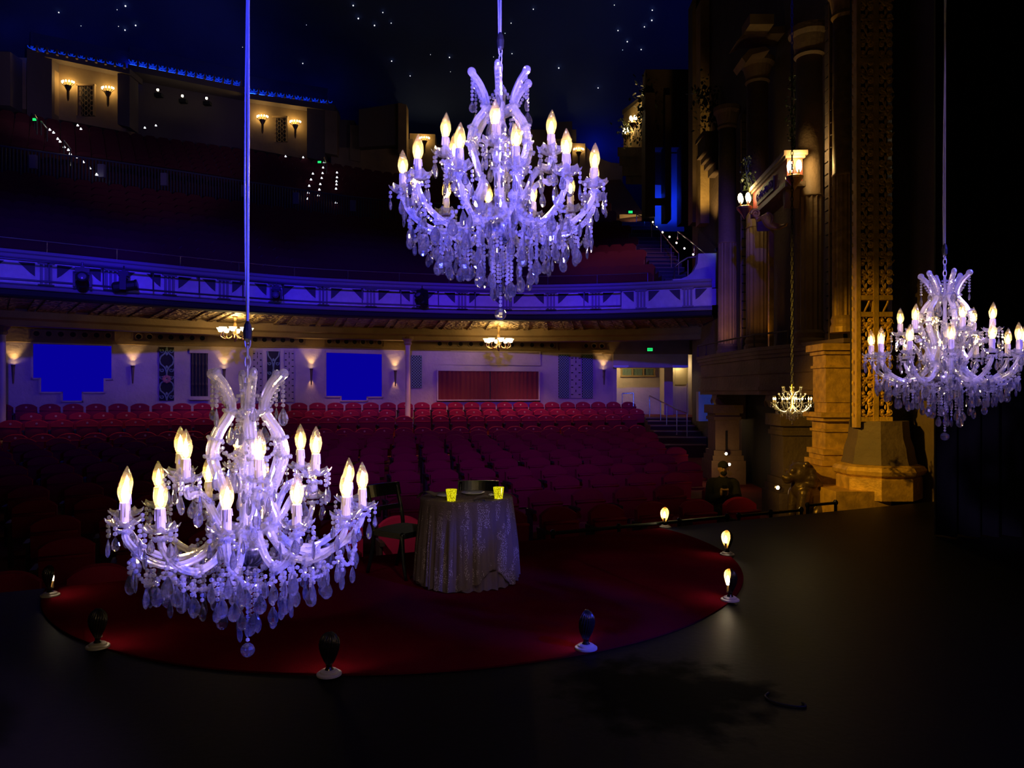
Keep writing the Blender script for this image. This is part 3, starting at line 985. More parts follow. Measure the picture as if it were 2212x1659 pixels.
# stepped blue windows
def blue_window(poly, n, lb):
    cx = sum(p[0] for p in poly) / len(poly)
    d0 = REAR.find(cx)
    F = REAR.frame_at(d0)
    pts = [(REAR.find(px) - d0, rz(px, py)) for px, py in poly]
    root = empty('window_%d' % n)
    structure(root, lb)
    mb = MB(); mb.prism(pts, -0.012, -0.006, F); put('window_pane', mb, M['blue_screen'], root)
    mb = MB()
    for (x0, z0), (x1, z1) in zip(pts, pts[1:] + pts[:1]):
        L = math.hypot(x1 - x0, z1 - z0)
        an = math.atan2(z1 - z0, x1 - x0)
        mb.box((0, -0.03, 0), (L + 0.05, 0.06, 0.05), F @ Matrix.Translation(((x0 + x1) / 2, 0, (z0 + z1) / 2)) @ Matrix.Rotation(-an, 4, 'Y'))
    put('window_frame', mb, M['plaster'], root)
blue_window([(70, 741), (243, 746), (243, 819), (226, 819), (226, 848), (179, 848), (179, 867), (134, 867), (134, 848), (87, 848), (87, 818), (70, 818)], 1, 'glowing blue stepped window, the wider one')
blue_window([(703, 760), (826, 764), (826, 858), (793, 858), (793, 866), (736, 866), (736, 857), (703, 857)], 2, 'glowing blue stepped window, the narrower one')

# pierced grilles
def scroll_pts(r0, turns, n=14, sgn=1):
    """a spiral starting at its eye"""
    return [(sgn * (r0 * (0.18 + 0.82 * k / n)) * math.cos(turns * 2 * PI * k / n), 0, (r0 * (0.18 + 0.82 * k / n)) * math.sin(turns * 2 * PI * k / n)) for k in range(n + 1)]
def grille_scroll(px0, px1, py0, py1, lb, units=4, rose=True):
    cx = (px0 + px1) / 2
    z1, z0 = rz(cx, py0), rz(cx, py1)
    root = empty('scroll_grille', tuple(REAR.frame(cx) @ Vector((0, 0, z0))))
    inv = Matrix.Translation(-root.location)
    mb = MB(); F, L = wallbox(mb, px0, px1, z0, z1, 0.03, 0.03)
    mb2 = MB(); mb2.add(mb.v, mb.f, inv); put('backing', mb2, M['dark_hole'], root)
    G = inv @ F
    H = (z1 - z0) / units
    t = L * 0.055
    for u in range(units):
        zc = z0 + H * (u + 0.5)
        fl = 1 if u % 2 else -1
        for sx in (-1, 1):
            T = G @ Matrix.Translation((0, -0.05, zc))
            mb = MB()
            mb.tube([(sx * L * 0.48, 0, -fl * H * 0.5), (sx * L * 0.40, 0, -fl * H * 0.22), (sx * L * 0.16, 0, 0), (sx * L * 0.05, 0, fl * H * 0.24), (0, 0, fl * H * 0.5)], t, 6, T)
            mb.tube([(x * 1.0 + sx * L * 0.30, 0, z + fl * H * 0.22) for x, _, z in scroll_pts(L * 0.17, 1.1, 10, sx)], t * 0.8, 5, T)
            put('scroll', mb, M['green_lattice'], root)
        mb = MB(); mb.ball((0, -0.05, zc), L * 0.09, 8, 5, G, (1, 0.5, 1.4)); put('boss', mb, M['green_lattice'], root)
    if rose:
        mb = MB()
        for k in range(8):
            a = 2 * PI * k / 8
            mb.ball((L * 0.19 * math.cos(a), -0.075, z0 + (z1 - z0) * 0.40 + L * 0.19 * math.sin(a)), L * 0.13, 8, 4, G, (1, 0.4, 1))
        put('flower', mb, M['rose_paint'], root)
    return tag(root, lb, 'grille', 'pierced grilles on the rear wall')
grille_scroll(344, 376, 750, 865, 'tall green scrollwork grille with a red flower, next to the barred window', 4)

def grille_mesh(px0, px1, py0, py1, root, step=0.10, m='green_lattice'):
    cx = (px0 + px1) / 2
    z1, z0 = rz(cx, py0), rz(cx, py1)
    inv = Matrix.Translation(-root.location)
    mb = MB(); F, L = wallbox(mb, px0, px1, z0, z1, 0.02, 0.02)
    mb2 = MB(); mb2.add(mb.v, mb.f, inv); put('backing', mb2, M['dark_hole'], root)
    G = inv @ F
    n = max(3, int(L / step)); H = z1 - z0
    mb = MB()
    w = step * 0.28
    k = -int(H / step) - 1
    while k * step < L:                       # diagonal laths both ways, clipped to the opening
        for s in (1, -1):
            x0, x1 = k * step, k * step + H
            a, b = max(0.0, x0), min(L, x1)
            if b > a + 0.02:
                za, zb = a - x0, b - x0
                xa, xb = (a, b) if s == 1 else (L - a, L - b)
                Ln = math.hypot(b - a, zb - za)
                T = G @ Matrix.Translation(((xa + xb) / 2 - L / 2, -0.035 - 0.008 * s, z0 + (za + zb) / 2)) @ Matrix.Rotation(-R(45) * s, 4, 'Y')
                mb.box((0, 0, 0), (Ln, 0.014, w), T)
        k += 1
    o = put('lattice', mb, M[m], root)
    o['kind'] = 'stuff'
def panel_relief(px0, px1, py0, py1, root, rows=8):
    cx = (px0 + px1) / 2
    z1, z0 = rz(cx, py0), rz(cx, py1)
    inv = Matrix.Translation(-root.location)
    mb = MB(); F, L = wallbox(mb, px0, px1, z0, z1, 0.03, 0.03)
    mb2 = MB(); mb2.add(mb.v, mb.f, inv); put('panel', mb2, M['plaster_relief'], root)
    G = inv @ F
    for k in range(rows):
        zc = z0 + (k + 0.5) * (z1 - z0) / rows
        mb = MB()
        mb.box((-L * 0.36, -0.035, zc), (L * 0.2, 0.02, 0.035), G); mb.box((L * 0.36, -0.035, zc), (L * 0.2, 0.02, 0.035), G)
        mb.box((0, -0.035, zc + (z1 - z0) / rows * 0.5 * (1 if k < rows - 1 else 0)), (L * 0.07, 0.02, 0.09), G)
        put('slot', mb, M['dark_hole'], root)
g1 = empty('screen_grille', tuple(REAR.frame(590) @ Vector((0, 0, rz(590, 870)))))
panel_relief(546, 566, 757, 868, g1); panel_relief(614, 635, 757, 868, g1)
cxz = grille_scroll(577, 604, 759, 868, 'x', 3); 
for o in list(cxz.children):
    MW = cxz.location.copy()
    o.parent = g1; o.location = Vector(o.location) + MW - g1.location
bpy.data.objects.remove(cxz)
mb = MB(); F, L = wallbox(mb, 567, 576, rz(590, 870), rz(590, 755), 0.07, 0.07); mb3 = MB(); mb3.add(mb.v, mb.f, Matrix.Translation(-g1.location)); put('mullion', mb3, M['plaster'], g1)
mb = MB(); F, L = wallbox(mb, 605, 613, rz(590, 870), rz(590, 755), 0.07, 0.07); mb3 = MB(); mb3.add(mb.v, mb.f, Matrix.Translation(-g1.location)); put('mullion', mb3, M['plaster'], g1)
tag(g1, 'three-part pierced screen with a green and red middle, behind the low chandelier cable', 'grille', 'pierced grilles on the rear wall')
g2 = empty('lattice_grille', tuple(REAR.frame(900) @ Vector((0, 0, rz(900, 840)))))
grille_mesh(888, 911, 768, 838, g2)
tag(g2, 'small diamond lattice grille beside the slender column', 'grille', 'pierced grilles on the rear wall')
g3 = empty('screen_grille', tuple(REAR.frame(1243) @ Vector((0, 0, rz(1243, 862)))))
grille_mesh(1206, 1229, 766, 860, g3); panel_relief(1232, 1254, 766, 860, g3, 6); grille_mesh(1257, 1280, 766, 860, g3)
tag(g3, 'three-part screen of diamond lattice and slotted panel near the doorway', 'grille', 'pierced grilles on the rear wall')

# barred window
w3 = empty('window_3'); structure(w3, 'dark barred timber window with a pale lintel')
mb = MB(); F, L = wallbox(mb, 412, 449, rz(430, 856), rz(430, 763), 0.012, 0.012); put('window_pane', mb, M['dark_hole'], w3)
M['bar_wood'] = mat('turned_wood', (0.05, 0.032, 0.03), 0.5)
for k in range(5):
    x = -L / 2 + (k + 0.5) * L / 5
    z0, z1 = rz(430, 856), rz(430, 763); hh = z1 - z0
    mb = MB(); mb.lathe([(0.02, z0), (0.02, z0 + hh * .2), (0.045, z0 + hh * .27), (0.02, z0 + hh * .33), (0.03, z0 + hh * .5), (0.02, z0 + hh * .66), (0.045, z0 + hh * .73), (0.02, z0 + hh * .8), (0.02, z1)], 8, F @ Matrix.Translation((x, -0.05, 0)))
    put('bar', mb, M['bar_wood'], w3)
mb = MB(); wallbox(mb, 409, 451, rz(430, 763), rz(430, 752), 0.09, 0.09); put('lintel', mb, M['plaster'], w3)
mb = MB(); wallbox(mb, 409, 451, rz(430, 864), rz(430, 856), 0.10, 0.10); put('window_sill', mb, M['plaster'], w3)

# the little curtained opening and the framed panel above
w4 = empty('window_4'); structure(w4, 'wide opening closed by a dark red curtain')
a, b = REAR.find(946), REAR.find(1161)
F = REAR.frame_at((a + b) / 2, 0.06); L = b - a
z0, z1 = rz(1054, 863), rz(1054, 802)
def curtain(x0, x1, name):
    rows = []
    n = int((x1 - x0) / 0.03)
    for j in range(4):
        z = z0 + (z1 - z0) * j / 3
        rows.append([tuple(F @ Vector((x0 + (x1 - x0) * k / n, -0.055 - 0.034 * math.sin(k * 1.15 + 0.8 * math.sin(k * 0.31)) - 0.012 * math.sin(k * 0.47), z))) for k in range(n + 1)])
    mb = MB(); mb.sheet(rows); put(name, mb, M['curtain_red'], w4, smooth=True)
curtain(-L / 2, 0.02, 'curtain'); curtain(0.06, L / 2, 'curtain')
mb = MB(); mb.box((0, -0.006, (z0 + z1) / 2), (L, 0.012, z1 - z0), F); put('opening', mb, M['dark_hole'], w4)
mb = MB(); mb.box((0, -0.05, z1 + 0.02), (L + 0.1, 0.1, 0.04), F); mb.box((0, -0.06, z0 - 0.02), (L + 0.1, 0.12, 0.04), F)
mb.box((-L / 2 - 0.025, -0.05, (z0 + z1) / 2), (0.05, 0.1, z1 - z0), F); mb.box((L / 2 + 0.025, -0.05, (z0 + z1) / 2), (0.05, 0.1, z1 - z0), F)
put('window_frame', mb, M['plaster'], w4)
pf, F_, L_ = wall_frame(941, 1164, rz(1054, 786), rz(1054, 761), 0.05, 0.04, 0.04, 'panel_frame', M['plaster'], wall_rear)

# slender columns in front of the wall
for n, (px, Y, lb) in enumerate(((5, 20.8, ''), (881, 25.4, ''))):
    p = pt(px, 850, Y)
    root = empty('column_%d' % (n + 1), (p.x, p.y, 0.2)); structure(root, 'slender plain column carrying the balcony')
    mb = MB(); mb.lathe([(0.13, 0), (0.13, 0.12), (0.09, 0.18), (0.085, 3.05), (0.10, 3.10)], 16); put('shaft', mb, M['plaster'], root, smooth=True)
    mb = MB(); mb.lathe([(0.10, 3.10), (0.14, 3.16), (0.12, 3.22), (0.2, 3.32), (0.2, 3.40)], 16); put('capital', mb, M['plaster_frieze'], root)

# wall sconces with up-light
M['sconce_metal'] = mat('sconce_metal', (0.16, 0.11, 0.06), 0.4, 0.6)
M['sconce_glow'] = glow('sconce_lamp', (1.0, 0.70, 0.32), 26.0)
SC = [(30, 789, 0, 'torch wall sconce beside the outermost column'), (287, 791, 0, 'torch wall sconce between the wide blue window and the green grille'), (484, 798, 1, 'torch wall sconce beside the barred window'),
      (672, 797, 1, 'torch wall sconce just before the narrower blue window'), (853, 801, 1, 'torch wall sconce between the narrower blue window and the slender column'), (1303, 800, 0, 'torch wall sconce next to the doorway')]
for px, py, down, lb in SC:
    z = rz(px, py)
    F = REAR.frame(px, 0.0)
    base = F @ Vector((0, -0.10, z - 0.55))
    root = empty('wall_sconce', tuple(base))
    root.rotation_euler = F.to_euler()
    mb = MB(); mb.lathe([(0.018, 0.0), (0.026, 0.1), (0.045, 0.5), (0.062, 0.56), (0.056, 0.56), (0.04, 0.5)], 14, cap=False); put('torch_cone', mb, M['sconce_metal'], root)
    mb = MB(); mb.box((0, 0.06, 0.30), (0.04, 0.10, 0.06)); put('bracket', mb, M['sconce_metal'], root)
    mb = MB(); mb.lathe([(0.0, 0.50), (0.038, 0.505), (0.038, 0.535), (0.0, 0.545)], 12); put('lamp', mb, M['sconce_glow'], root)
    d = bpy.data.lights.new('sconce_up_light', 'SPOT'); d.color = (1.0, 0.62, 0.22); d.energy = 20; d.spot_size = R(74); d.spot_blend = 0.55; d.shadow_soft_size = 0.05
    lo = bpy.data.objects.new('sconce_up_light', d); COL.objects.link(lo); lo.parent = root; lo.location = (0, -0.02, 0.60)
    lo.rotation_euler = (R(180 - 4), 0, 0)
    if down:
        d = bpy.data.lights.new('sconce_down_light', 'SPOT'); d.color = (1.0, 0.55, 0.15); d.energy = 9; d.spot_size = R(60); d.spot_blend = 0.7; d.shadow_soft_size = 0.03
        lo = bpy.data.objects.new('sconce_down_light', d); COL.objects.link(lo); lo.parent = root; lo.location = (0, 0.035, 0.22)
        lo.rotation_euler = (R(8), 0, 0)
    tag(root, lb, 'wall lamp', 'torch sconces on the rear wall')

# ------------------------------------------------------------------ balcony
BAL = Curve([(-21.5, 11.5), (-16.5, 15.0), (-12.2, 17.7), (-8.4, 20.7), (-5.7, 22.3), (-0.7, 23.6), (2.8, 23.4), (6.05, 22.4)])
M['balcony'] = mat('balcony_plaster', (0.70, 0.64, 0.68), 0.6, bump=0.3, scale=14, var=0.1)
M['balcony_trim'] = mat('balcony_trim', (0.24, 0.21, 0.26), 0.55)
M['balcony_dark'] = mat('balcony_relief', (0.06, 0.05, 0.07), 0.6, bump=0.5, scale=26)
bal = empty('balcony_front'); structure(bal, 'curved balcony front with panels and paired ribs, washed blue')
mb = MB()
BAL.ribbon(mb, [(-0.02, 4.18), (0.0, 4.30), (0.0, 4.86), (-0.02, 4.86)], 0, BAL.len, 120); put('fascia', mb, M['balcony'], bal)
mb = MB()
BAL.ribbon(mb, [(0.0, 4.86), (0.10, 4.88), (0.14, 4.93), (0.14, 5.00), (0.18, 5.03), (0.18, 5.10), (-0.30, 5.11)], 0, BAL.len, 120); put('top_rail', mb, M['balcony_trim'], bal)
mb = MB()
BAL.ribbon(mb, [(-0.02, 4.16), (0.16, 4.16), (0.18, 4.19), (0.16, 4.24), (0.06, 4.28), (0.0, 4.30)], 0, BAL.len, 120); put('lower_moulding', mb, M['balcony_trim'], bal)
mb = MB()
BAL.ribbon(mb, [(-0.30, 3.98), (0.05, 3.99), (0.09, 4.03), (0.09, 4.16), (0.0, 4.16)], 0, BAL.len, 120); put('under_lip', mb, M['dark_hole'], bal)  # near-black material paints in the shade under the lip
nb = int(BAL.len / 1.38)
step = BAL.len / nb
ribm = MB()
for dx in (-0.10, 0.0, 0.10):
    ribm.box((dx, -0.03, 0), (0.055, 0.06, 0.52))
ribm.box((0, -0.04, 0.28), (0.36, 0.09, 0.05)); ribm.box((0, -0.04, -0.27), (0.34, 0.08, 0.04))
ribm = ribm.mesh('rib_group'); ribm.materials.append(M['balcony_trim'])
brk = MB()
for k in range(4):
    s = 0.34 - 0.085 * k
    brk.prism([(0, 0), (s, 0), (s * 0.82, -s * 0.18), (s * 0.3, -s * 0.72), (0, -s * 0.95)], -0.012 - 0.010 * (k + 1), 0.0)
brk = brk.mesh('corner_bracket'); brk.materials.append(M['balcony_dark'])
pan = MB(); pan.box((0, -0.01, 0), (0.98, 0.02, 0.50)); pan = pan.mesh('bay_panel'); pan.materials.append(M['balcony'])
for k in range(nb):
    d = (k + 0.5) * step
    if BAL.at(d)[0].y * -0.74 > BAL.at(d)[0].x: continue
    F = BAL.frame_at(d)
    e = F.to_euler()
    put('rib_group', ribm, None, bal, tuple(F @ Vector((0, 0, 4.58))), e)
    F2 = BAL.frame_at(d + step / 2); e2 = F2.to_euler()
    put('bay_panel', pan, None, bal, tuple(F2 @ Vector((0, 0, 4.57))), e2)
    o = put('corner_bracket', brk, None, bal, tuple(F2 @ Vector((-0.48, -0.02, 4.83))), e2)
    o = put('corner_bracket', brk, None, bal, tuple(F2 @ Vector((0.48, -0.02, 4.83))), e2); o.scale = (-1, 1, 1)
M['pipe'] = mat('lighting_bar', (0.05, 0.05, 0.06), 0.4, 0.5)
pr = empty('lighting_bar'); 
for z, o_ in ((4.84, 0.34), (4.36, 0.34)):
    mb = MB(); mb.tube([tuple(BAL.frame_at(BAL.len * k / 80) @ Vector((0, -o_, z))) for k in range(6, 74)], 0.026, 6); put('bar', mb, M['pipe'], pr)
for k in range(7, 74, 3):
    mb = MB(); F = BAL.frame_at(BAL.len * k / 80); mb.box((0, -0.25, 4.6), (0.03, 0.03, 0.5), F); mb.box((0, -0.16, 4.84), (0.03, 0.3, 0.03), F); put('bracket', mb, M['pipe'], pr)
tag(pr, 'pair of dark lighting bars running along the balcony front', 'lighting bar')

# moving heads hanging on the bar
M['lens'] = mat('lens', (0.25, 0.25, 0.32), 0.1, 0.3, spec=0.9)
def moving_head(px, py, Y, rz_, tilt, s, lb):
    p = pt(px, py, Y)
    root = empty('moving_light', tuple(p), rz_); root.scale = (s, s, s)
    mb = MB(); mb.box((0, 0, 0.02), (0.30, 0.22, 0.12)); mb.box((0, 0, 0.10), (0.08, 0.08, 0.06)); put('base_box', mb, M['black'], root)
    mb = MB(); mb.box((-0.17, 0, -0.20), (0.05, 0.14, 0.36)); mb.box((0.17, 0, -0.20), (0.05, 0.14, 0.36)); mb.box((0, 0, -0.05), (0.36, 0.14, 0.06)); put('yoke', mb, M['black'], root)
    T = Matrix.Translation((0, 0, -0.28)) @ Matrix.Rotation(tilt, 4, 'X')
    mb = MB(); mb.lathe([(0.09, -0.26), (0.13, -0.22), (0.14, 0.02), (0.12, 0.06), (0.12, 0.24), (0.135, 0.26), (0.135, 0.30), (0.10, 0.30)], 18, T); put('head', mb, M['black'], root)
    mb = MB(); mb.lathe([(0.10, 0.295), (0.08, 0.315), (0.0, 0.325)], 16, T); put('lens', mb, M['lens'], root, smooth=True)
    mb = MB(); mb.tube([(0, 0, 0.12), (0, 0, 0.22)], 0.02, 6); put('clamp', mb, M['pipe'], root)
    return tag(root, lb, 'stage light', 'moving lights on the balcony front')
moving_head(178, 586, 18.4, 0.5, R(65), 1.05, 'black moving stage light on the balcony front with a shining lens')
moving_head(268, 594, 19.0, 1.9, R(80), 1.05, 'black moving stage light turned sideways on the balcony front')
moving_head(597, 624, 21.3, 0.2, R(85), 0.75, 'small square-headed stage light on the balcony bar by the chandelier cable')
moving_head(912, 632, 22.8, -0.5, R(50), 0.95, 'black moving stage light on the balcony front under the high chandelier')

# ornate soffit, beam and ceiling under the balcony
def relief_mat(name, col):
    m = mat(name, col, 0.45, 0.35, bump=0.0)
    nt = m.node_tree; b = nt.nodes['Principled BSDF']
    tc = nt.nodes.new('ShaderNodeTexCoord')
    v = nt.nodes.new('ShaderNodeTexVoronoi'); v.inputs['Scale'].default_value = 7.5
    n = nt.nodes.new('ShaderNodeTexNoise'); n.inputs['Scale'].default_value = 9; n.inputs['Detail'].default_value = 4
    nt.links.new(tc.outputs['Object'], v.inputs['Vector']); nt.links.new(tc.outputs['Object'], n.inputs['Vector'])
    ad = nt.nodes.new('ShaderNodeMath'); ad.operation = 'ADD'
    nt.links.new(v.outputs['Distance'], ad.inputs[0]); nt.links.new(n.outputs['Fac'], ad.inputs[1])
    bp = nt.nodes.new('ShaderNodeBump'); bp.inputs['Strength'].default_value = 1.0; bp.inputs['Distance'].default_value = 0.3
    nt.links.new(ad.outputs[0], bp.inputs['Height']); nt.links.new(bp.outputs[0], b.inputs['Normal'])
    return m
M['soffit'] = relief_mat('soffit_relief', (0.40, 0.27, 0.11))
soff = empty('ceiling_soffit'); structure(soff, 'richly moulded gilded soffit under the balcony')
mb = MB(); BAL.ribbon(mb, [(0.0, 4.03), (-0.5, 4.06), (-2.9, 3.96), (-3.0, 3.96)], 0, BAL.len, 120); put('soffit_panel', mb, M['soffit'], soff)
for k in range(2, 60):
    d = BAL.len * k / 60
    p = BAL.at(d)[0]
    if p.x < -0.74 * p.y: continue
    F = BAL.frame_at(d)
    mb = MB()
    w = 0.16 if k % 3 else 0.34
    for dx in ((0,) if k % 3 else (-0.18, 0.18)):
        mb.add([(dx - w / 2, 0.5, 4.02), (dx + w / 2, 0.5, 4.02), (dx + w / 2, 2.9, 3.90), (dx - w / 2, 2.9, 3.90), (dx - w / 2, 0.5, 4.07), (dx + w / 2, 0.5, 4.07), (dx + w / 2, 2.9, 3.98), (dx - w / 2, 2.9, 3.98)],
               [(0, 1, 2, 3), (0, 4, 5, 1), (1, 5, 6, 2), (3, 7, 4, 0), (2, 6, 7, 3)], F)
    put('soffit_rib', mb, M['soffit'], soff)
mb = MB(); BAL.ribbon(mb, [(-2.8, 3.98), (-2.8, 3.72), (-2.88, 3.66), (-2.9, 3.52), (-3.4, 3.52), (-3.4, 3.98)], 0, BAL.len, 120); put('soffit_beam', mb, M['plaster_frieze'], soff)
mb = MB(); BAL.ribbon(mb, [(-3.3, 3.98), (-12.0, 3.98)], 0, BAL.len, 60); structure(put('ceiling_stalls', mb, M['plaster_frieze']), 'flat ceiling over the rear stalls')
# lit ring of the beam ceiling: two brass chandeliers under the balcony
M['shade_glow'] = glow('glass_shade', (1.0, 0.80, 0.45), 5.0)
M['brass'] = mat('brass', (0.70, 0.45, 0.16), 0.3, 0.9)
def brass_chandelier(px, py, Y, lb, top):
    p = pt(px, py, Y)
    root = empty('brass_chandelier', (p.x, p.y, p.z - 0.38))
    mb = MB(); mb.lathe([(0.0, 0.0), (0.03, 0.02), (0.025, 0.07), (0.06, 0.11), (0.05, 0.15), (0.09, 0.20), (0.05, 0.26), (0.035, 0.38), (0.07, 0.44), (0.05, 0.50), (0.03, 0.62), (0.06, top - p.z + 0.34), (0.09, top - p.z + 0.38)], 12); put('stem', mb, M['brass'], root, smooth=True)
    arm = MB(); arm.tube(spline([(0.05, 0, 0.22), (0.16, 0, 0.12), (0.30, 0, 0.10), (0.42, 0, 0.18), (0.40, 0, 0.28), (0.42, 0, 0.30)], 16), 0.018, 6); arm = arm.mesh('arm', True); arm.materials.append(M['brass'])
    sh = MB(); sh.lathe([(0.03, 0.30), (0.06, 0.31), (0.075, 0.36), (0.12, 0.43), (0.112, 0.43), (0.065, 0.36), (0.0, 0.33)], 14); sh = sh.mesh('glass_shade'); sh.materials.append(M['shade_glow'])
    for k in range(8):
        a = put('arm', arm, None, root, (0, 0, 0), (0, 0, 2 * PI * k / 8 + 0.2))
        put('glass_shade', sh, None, a, (0.42, 0, 0))
    d = bpy.data.lights.new('chandelier_light', 'POINT'); d.color = (1.0, 0.66, 0.26); d.energy = 80; d.shadow_soft_size = 0.12
    lo = bpy.data.objects.new('chandelier_light', d); COL.objects.link(lo); lo.parent = root; lo.location = (0, 0, 0.62)
    return tag(root, lb, 'chandelier', 'brass chandeliers under the balcony')
brass_chandelier(508, 712, 22.4, 'brass eight-light chandelier under the balcony beside the low chandelier cable', 3.98)
brass_chandelier(1077, 735, 25.3, 'brass eight-light chandelier under the balcony above the red curtain', 3.97)

# ------------------------------------------------------------------ doorway at the end of the rear wall
door_p0 = REAR.at(d_end)[0]
def bk(px, py, Y): return pt(px, py, Y)
root = empty('wall_passage'); structure(root, 'recessed passage wall beyond the stalls with lattice and door')
Yb = 31.5
a, b = bk(1318, 850, Yb), bk(1500, 850, Yb)
mb = MB(); mb.box(((a.x + b.x) / 2, Yb + 0.1, 1.8), (b.x - a.x + 2.0, 0.2, 4.6)); put('passage_wall', mb, M['plaster'], root)
mb = MB(); mb.box((door_p0.x + 0.02, (door_p0.y + Yb) / 2, 1.8), (0.25, Yb - door_p0.y, 4.6)); put('passage_side', mb, M['plaster'], root)
c0, c1 = bk(1433, 850, 30.6), bk(1452, 850, 30.6)
mb = MB(); mb.box(((c0.x + c1.x) / 2, 30.9, 1.6), (c1.x - c0.x, 0.9, 4.0)); put('passage_pier', mb, M['plaster'], root)
mb = MB(); mb.box((bk(1490, 850, 30.6).x + 0.5, 30.9, 1.6), (0.9, 0.9, 4.6)); put('passage_pier', mb, M['plaster'], root)
lt = empty('lattice_window', tuple(bk(1378, 812, Yb - 0.05))); 
x0, x1 = bk(1342, 0, Yb).x, bk(1413, 0, Yb).x
zt, zb_ = bk(0, 795, Yb).z, bk(0, 810, Yb).z
oo = lt.location
mb = MB(); mb.box(((x0 + x1) / 2 - oo.x, 0.03, (zt + zb_) / 2 - oo.z), (x1 - x0, 0.02, zt - zb_)); put('backing', mb, M['dark_hole'], lt)
mb = MB()
for xx in (x0, x0 + (x1 - x0) / 3, x0 + 2 * (x1 - x0) / 3, x1): mb.box((xx - oo.x, 0, (zt + zb_) / 2 - oo.z), (0.07, 0.06, zt - zb_ + 0.1))
for zz in (zt, zb_ - 0.05): mb.box(((x0 + x1) / 2 - oo.x, 0, zz - oo.z), (x1 - x0 + 0.1, 0.08, 0.07))
put('window_frame', mb, M['plaster_frieze'], lt)
mb = MB()
for k in range(30):
    xx = x0 + (x1 - x0) * (k + 0.5) / 30
    for s in (1, -1): mb.box((xx - oo.x, 0.015 + 0.004 * s, (zt + zb_) / 2 - oo.z), (0.02, 0.01, (zt - zb_) * 1.05), Matrix.Identity(4) @ Matrix.Shear('XZ', 4, (0.7 * s, 0)) if False else None)
o = put('lattice', mb, M['green_lattice'], lt); o['kind'] = 'stuff'
tag(lt, 'small lattice window high in the lit passage', 'window')
# door
d1 = empty('door_1', tuple(bk(1469, 895, 31.2))); structure(d1, 'pale panelled timber door standing in the lit passage')
M['door_wood'] = mat('pale_door', (0.42, 0.33, 0.18), 0.5, bump=0.1, scale=30)
mb = MB(); mb.box((0, 0, 1.05), (0.55, 0.05, 2.1)); put('door_leaf', mb, M['door_wood'], d1)
mb = MB(); mb.box((0, -0.03, 1.62), (0.42, 0.02, 0.75)); put('upper_panel', mb, M['door_wood'], d1)
for k in range(5):
    mb = MB(); mb.box((-0.18 + 0.09 * k, -0.03, 0.62), (0.06, 0.02, 1.0)); put('lower_slat', mb, M['door_wood'], d1)
mb = MB(); mb.box((-0.33, -0.02, 1.1), (0.09, 0.12, 2.25)); mb.box((0.33, -0.02, 1.1), (0.09, 0.12, 2.25)); mb.box((0, -0.02, 2.2), (0.75, 0.12, 0.1)); put('door_frame', mb, M['door_wood'], d1)
# header over the passage
hz0, hz1 = bk(0, 794, 28.3).z, bk(0, 765, 28.3).z
x0, x1 = bk(1324, 0, 28.3).x, bk(1486, 0, 28.3).x
mb = MB(); mb.box(((x0 + x1) / 2, 28.5, (hz0 + hz1) / 2), (x1 - x0, 0.5, hz1 - hz0)); hd = structure(put('wall_header', mb, M['plaster']), 'plain header over the passage, washed violet')
mb = MB(); mb.box(((x0 + x1) / 2, 28.5, (hz1 + 4.0) / 2), (x1 - x0 + 1.2, 0.4, 4.0 - hz1)); put('upper_wall', mb, M['plaster_frieze'], hd)
M['white_box'] = mat('white_fitting', (0.7, 0.7, 0.75), 0.4)
for px, lb in ((1341, 'white batten light on the passage header, end by the sconce'), (1469, 'white batten light on the passage header, end by the door')):
    p = bk(px, 791, 28.2)
    o = empty('batten_light', (p.x, 28.19, p.z))
    mb = MB(); mb.box((0, 0, 0), (0.58, 0.09, 0.07)); put('housing', mb, M['white_box'], o)
    mb = MB(); mb.box((0, 0, -0.045), (0.5, 0.06, 0.02)); put('diffuser', mb, M['white_box'], o)
    tag(o, lb, 'light fitting', 'batten lights on the passage header')
# exit sign
M['exit_green'] = glow('exit_green', (0.02, 1.0, 0.22), 0.9)
M['exit_dark'] = mat('exit_lettering', (0.01, 0.10, 0.03), 0.6)
def text_mesh(txt, size, name, m, parent, loc, rot):
    cu = bpy.data.curves.new(name, 'FONT'); cu.body = txt; cu.size = size; cu.align_x = 'CENTER'; cu.align_y = 'CENTER'; cu.extrude = 0.004
    tmp = bpy.data.objects.new('tmp', cu); COL.objects.link(tmp)
    dg = bpy.context.evaluated_depsgraph_get(); dg.update()
    me = bpy.data.meshes.new_from_object(tmp.evaluated_get(dg))
    bpy.data.objects.remove(tmp)
    me.materials.clear()
    return put(name, me, m, parent, loc, rot)
def exit_sign(px, py, Y, s, lb, txt=True):
    p = pt(px, py, Y)
    root = empty('exit_sign', tuple(p)); root.scale = (s, s, s)
    mb = MB(); mb.box((0, 0.03, 0), (0.24, 0.05, 0.15)); put('sign_case', mb, M['black'], root)
    mb = MB(); mb.box((0, 0.0, 0), (0.21, 0.012, 0.125)); put('sign_face', mb, M['exit_green'], root)
    if txt: text_mesh('EXIT', 0.085, 'lettering', M['exit_dark'], root, (0, -0.009, 0), (R(90), 0, 0))
    return tag(root, lb, 'exit sign', 'green exit signs')
exit_sign(1404, 755, 28.1, 0.95, 'lit green exit sign above the passage to the stalls door')
d = lamp('POINT', 'passage_lamp', tuple(bk(1335, 790, 30.6)), None, (1.0, 0.78, 0.36), 34, 0.1)
d = lamp('POINT', 'passage_lamp', tuple(bk(1466, 790, 30.9)), None, (1.0, 0.82, 0.45), 14, 0.08)
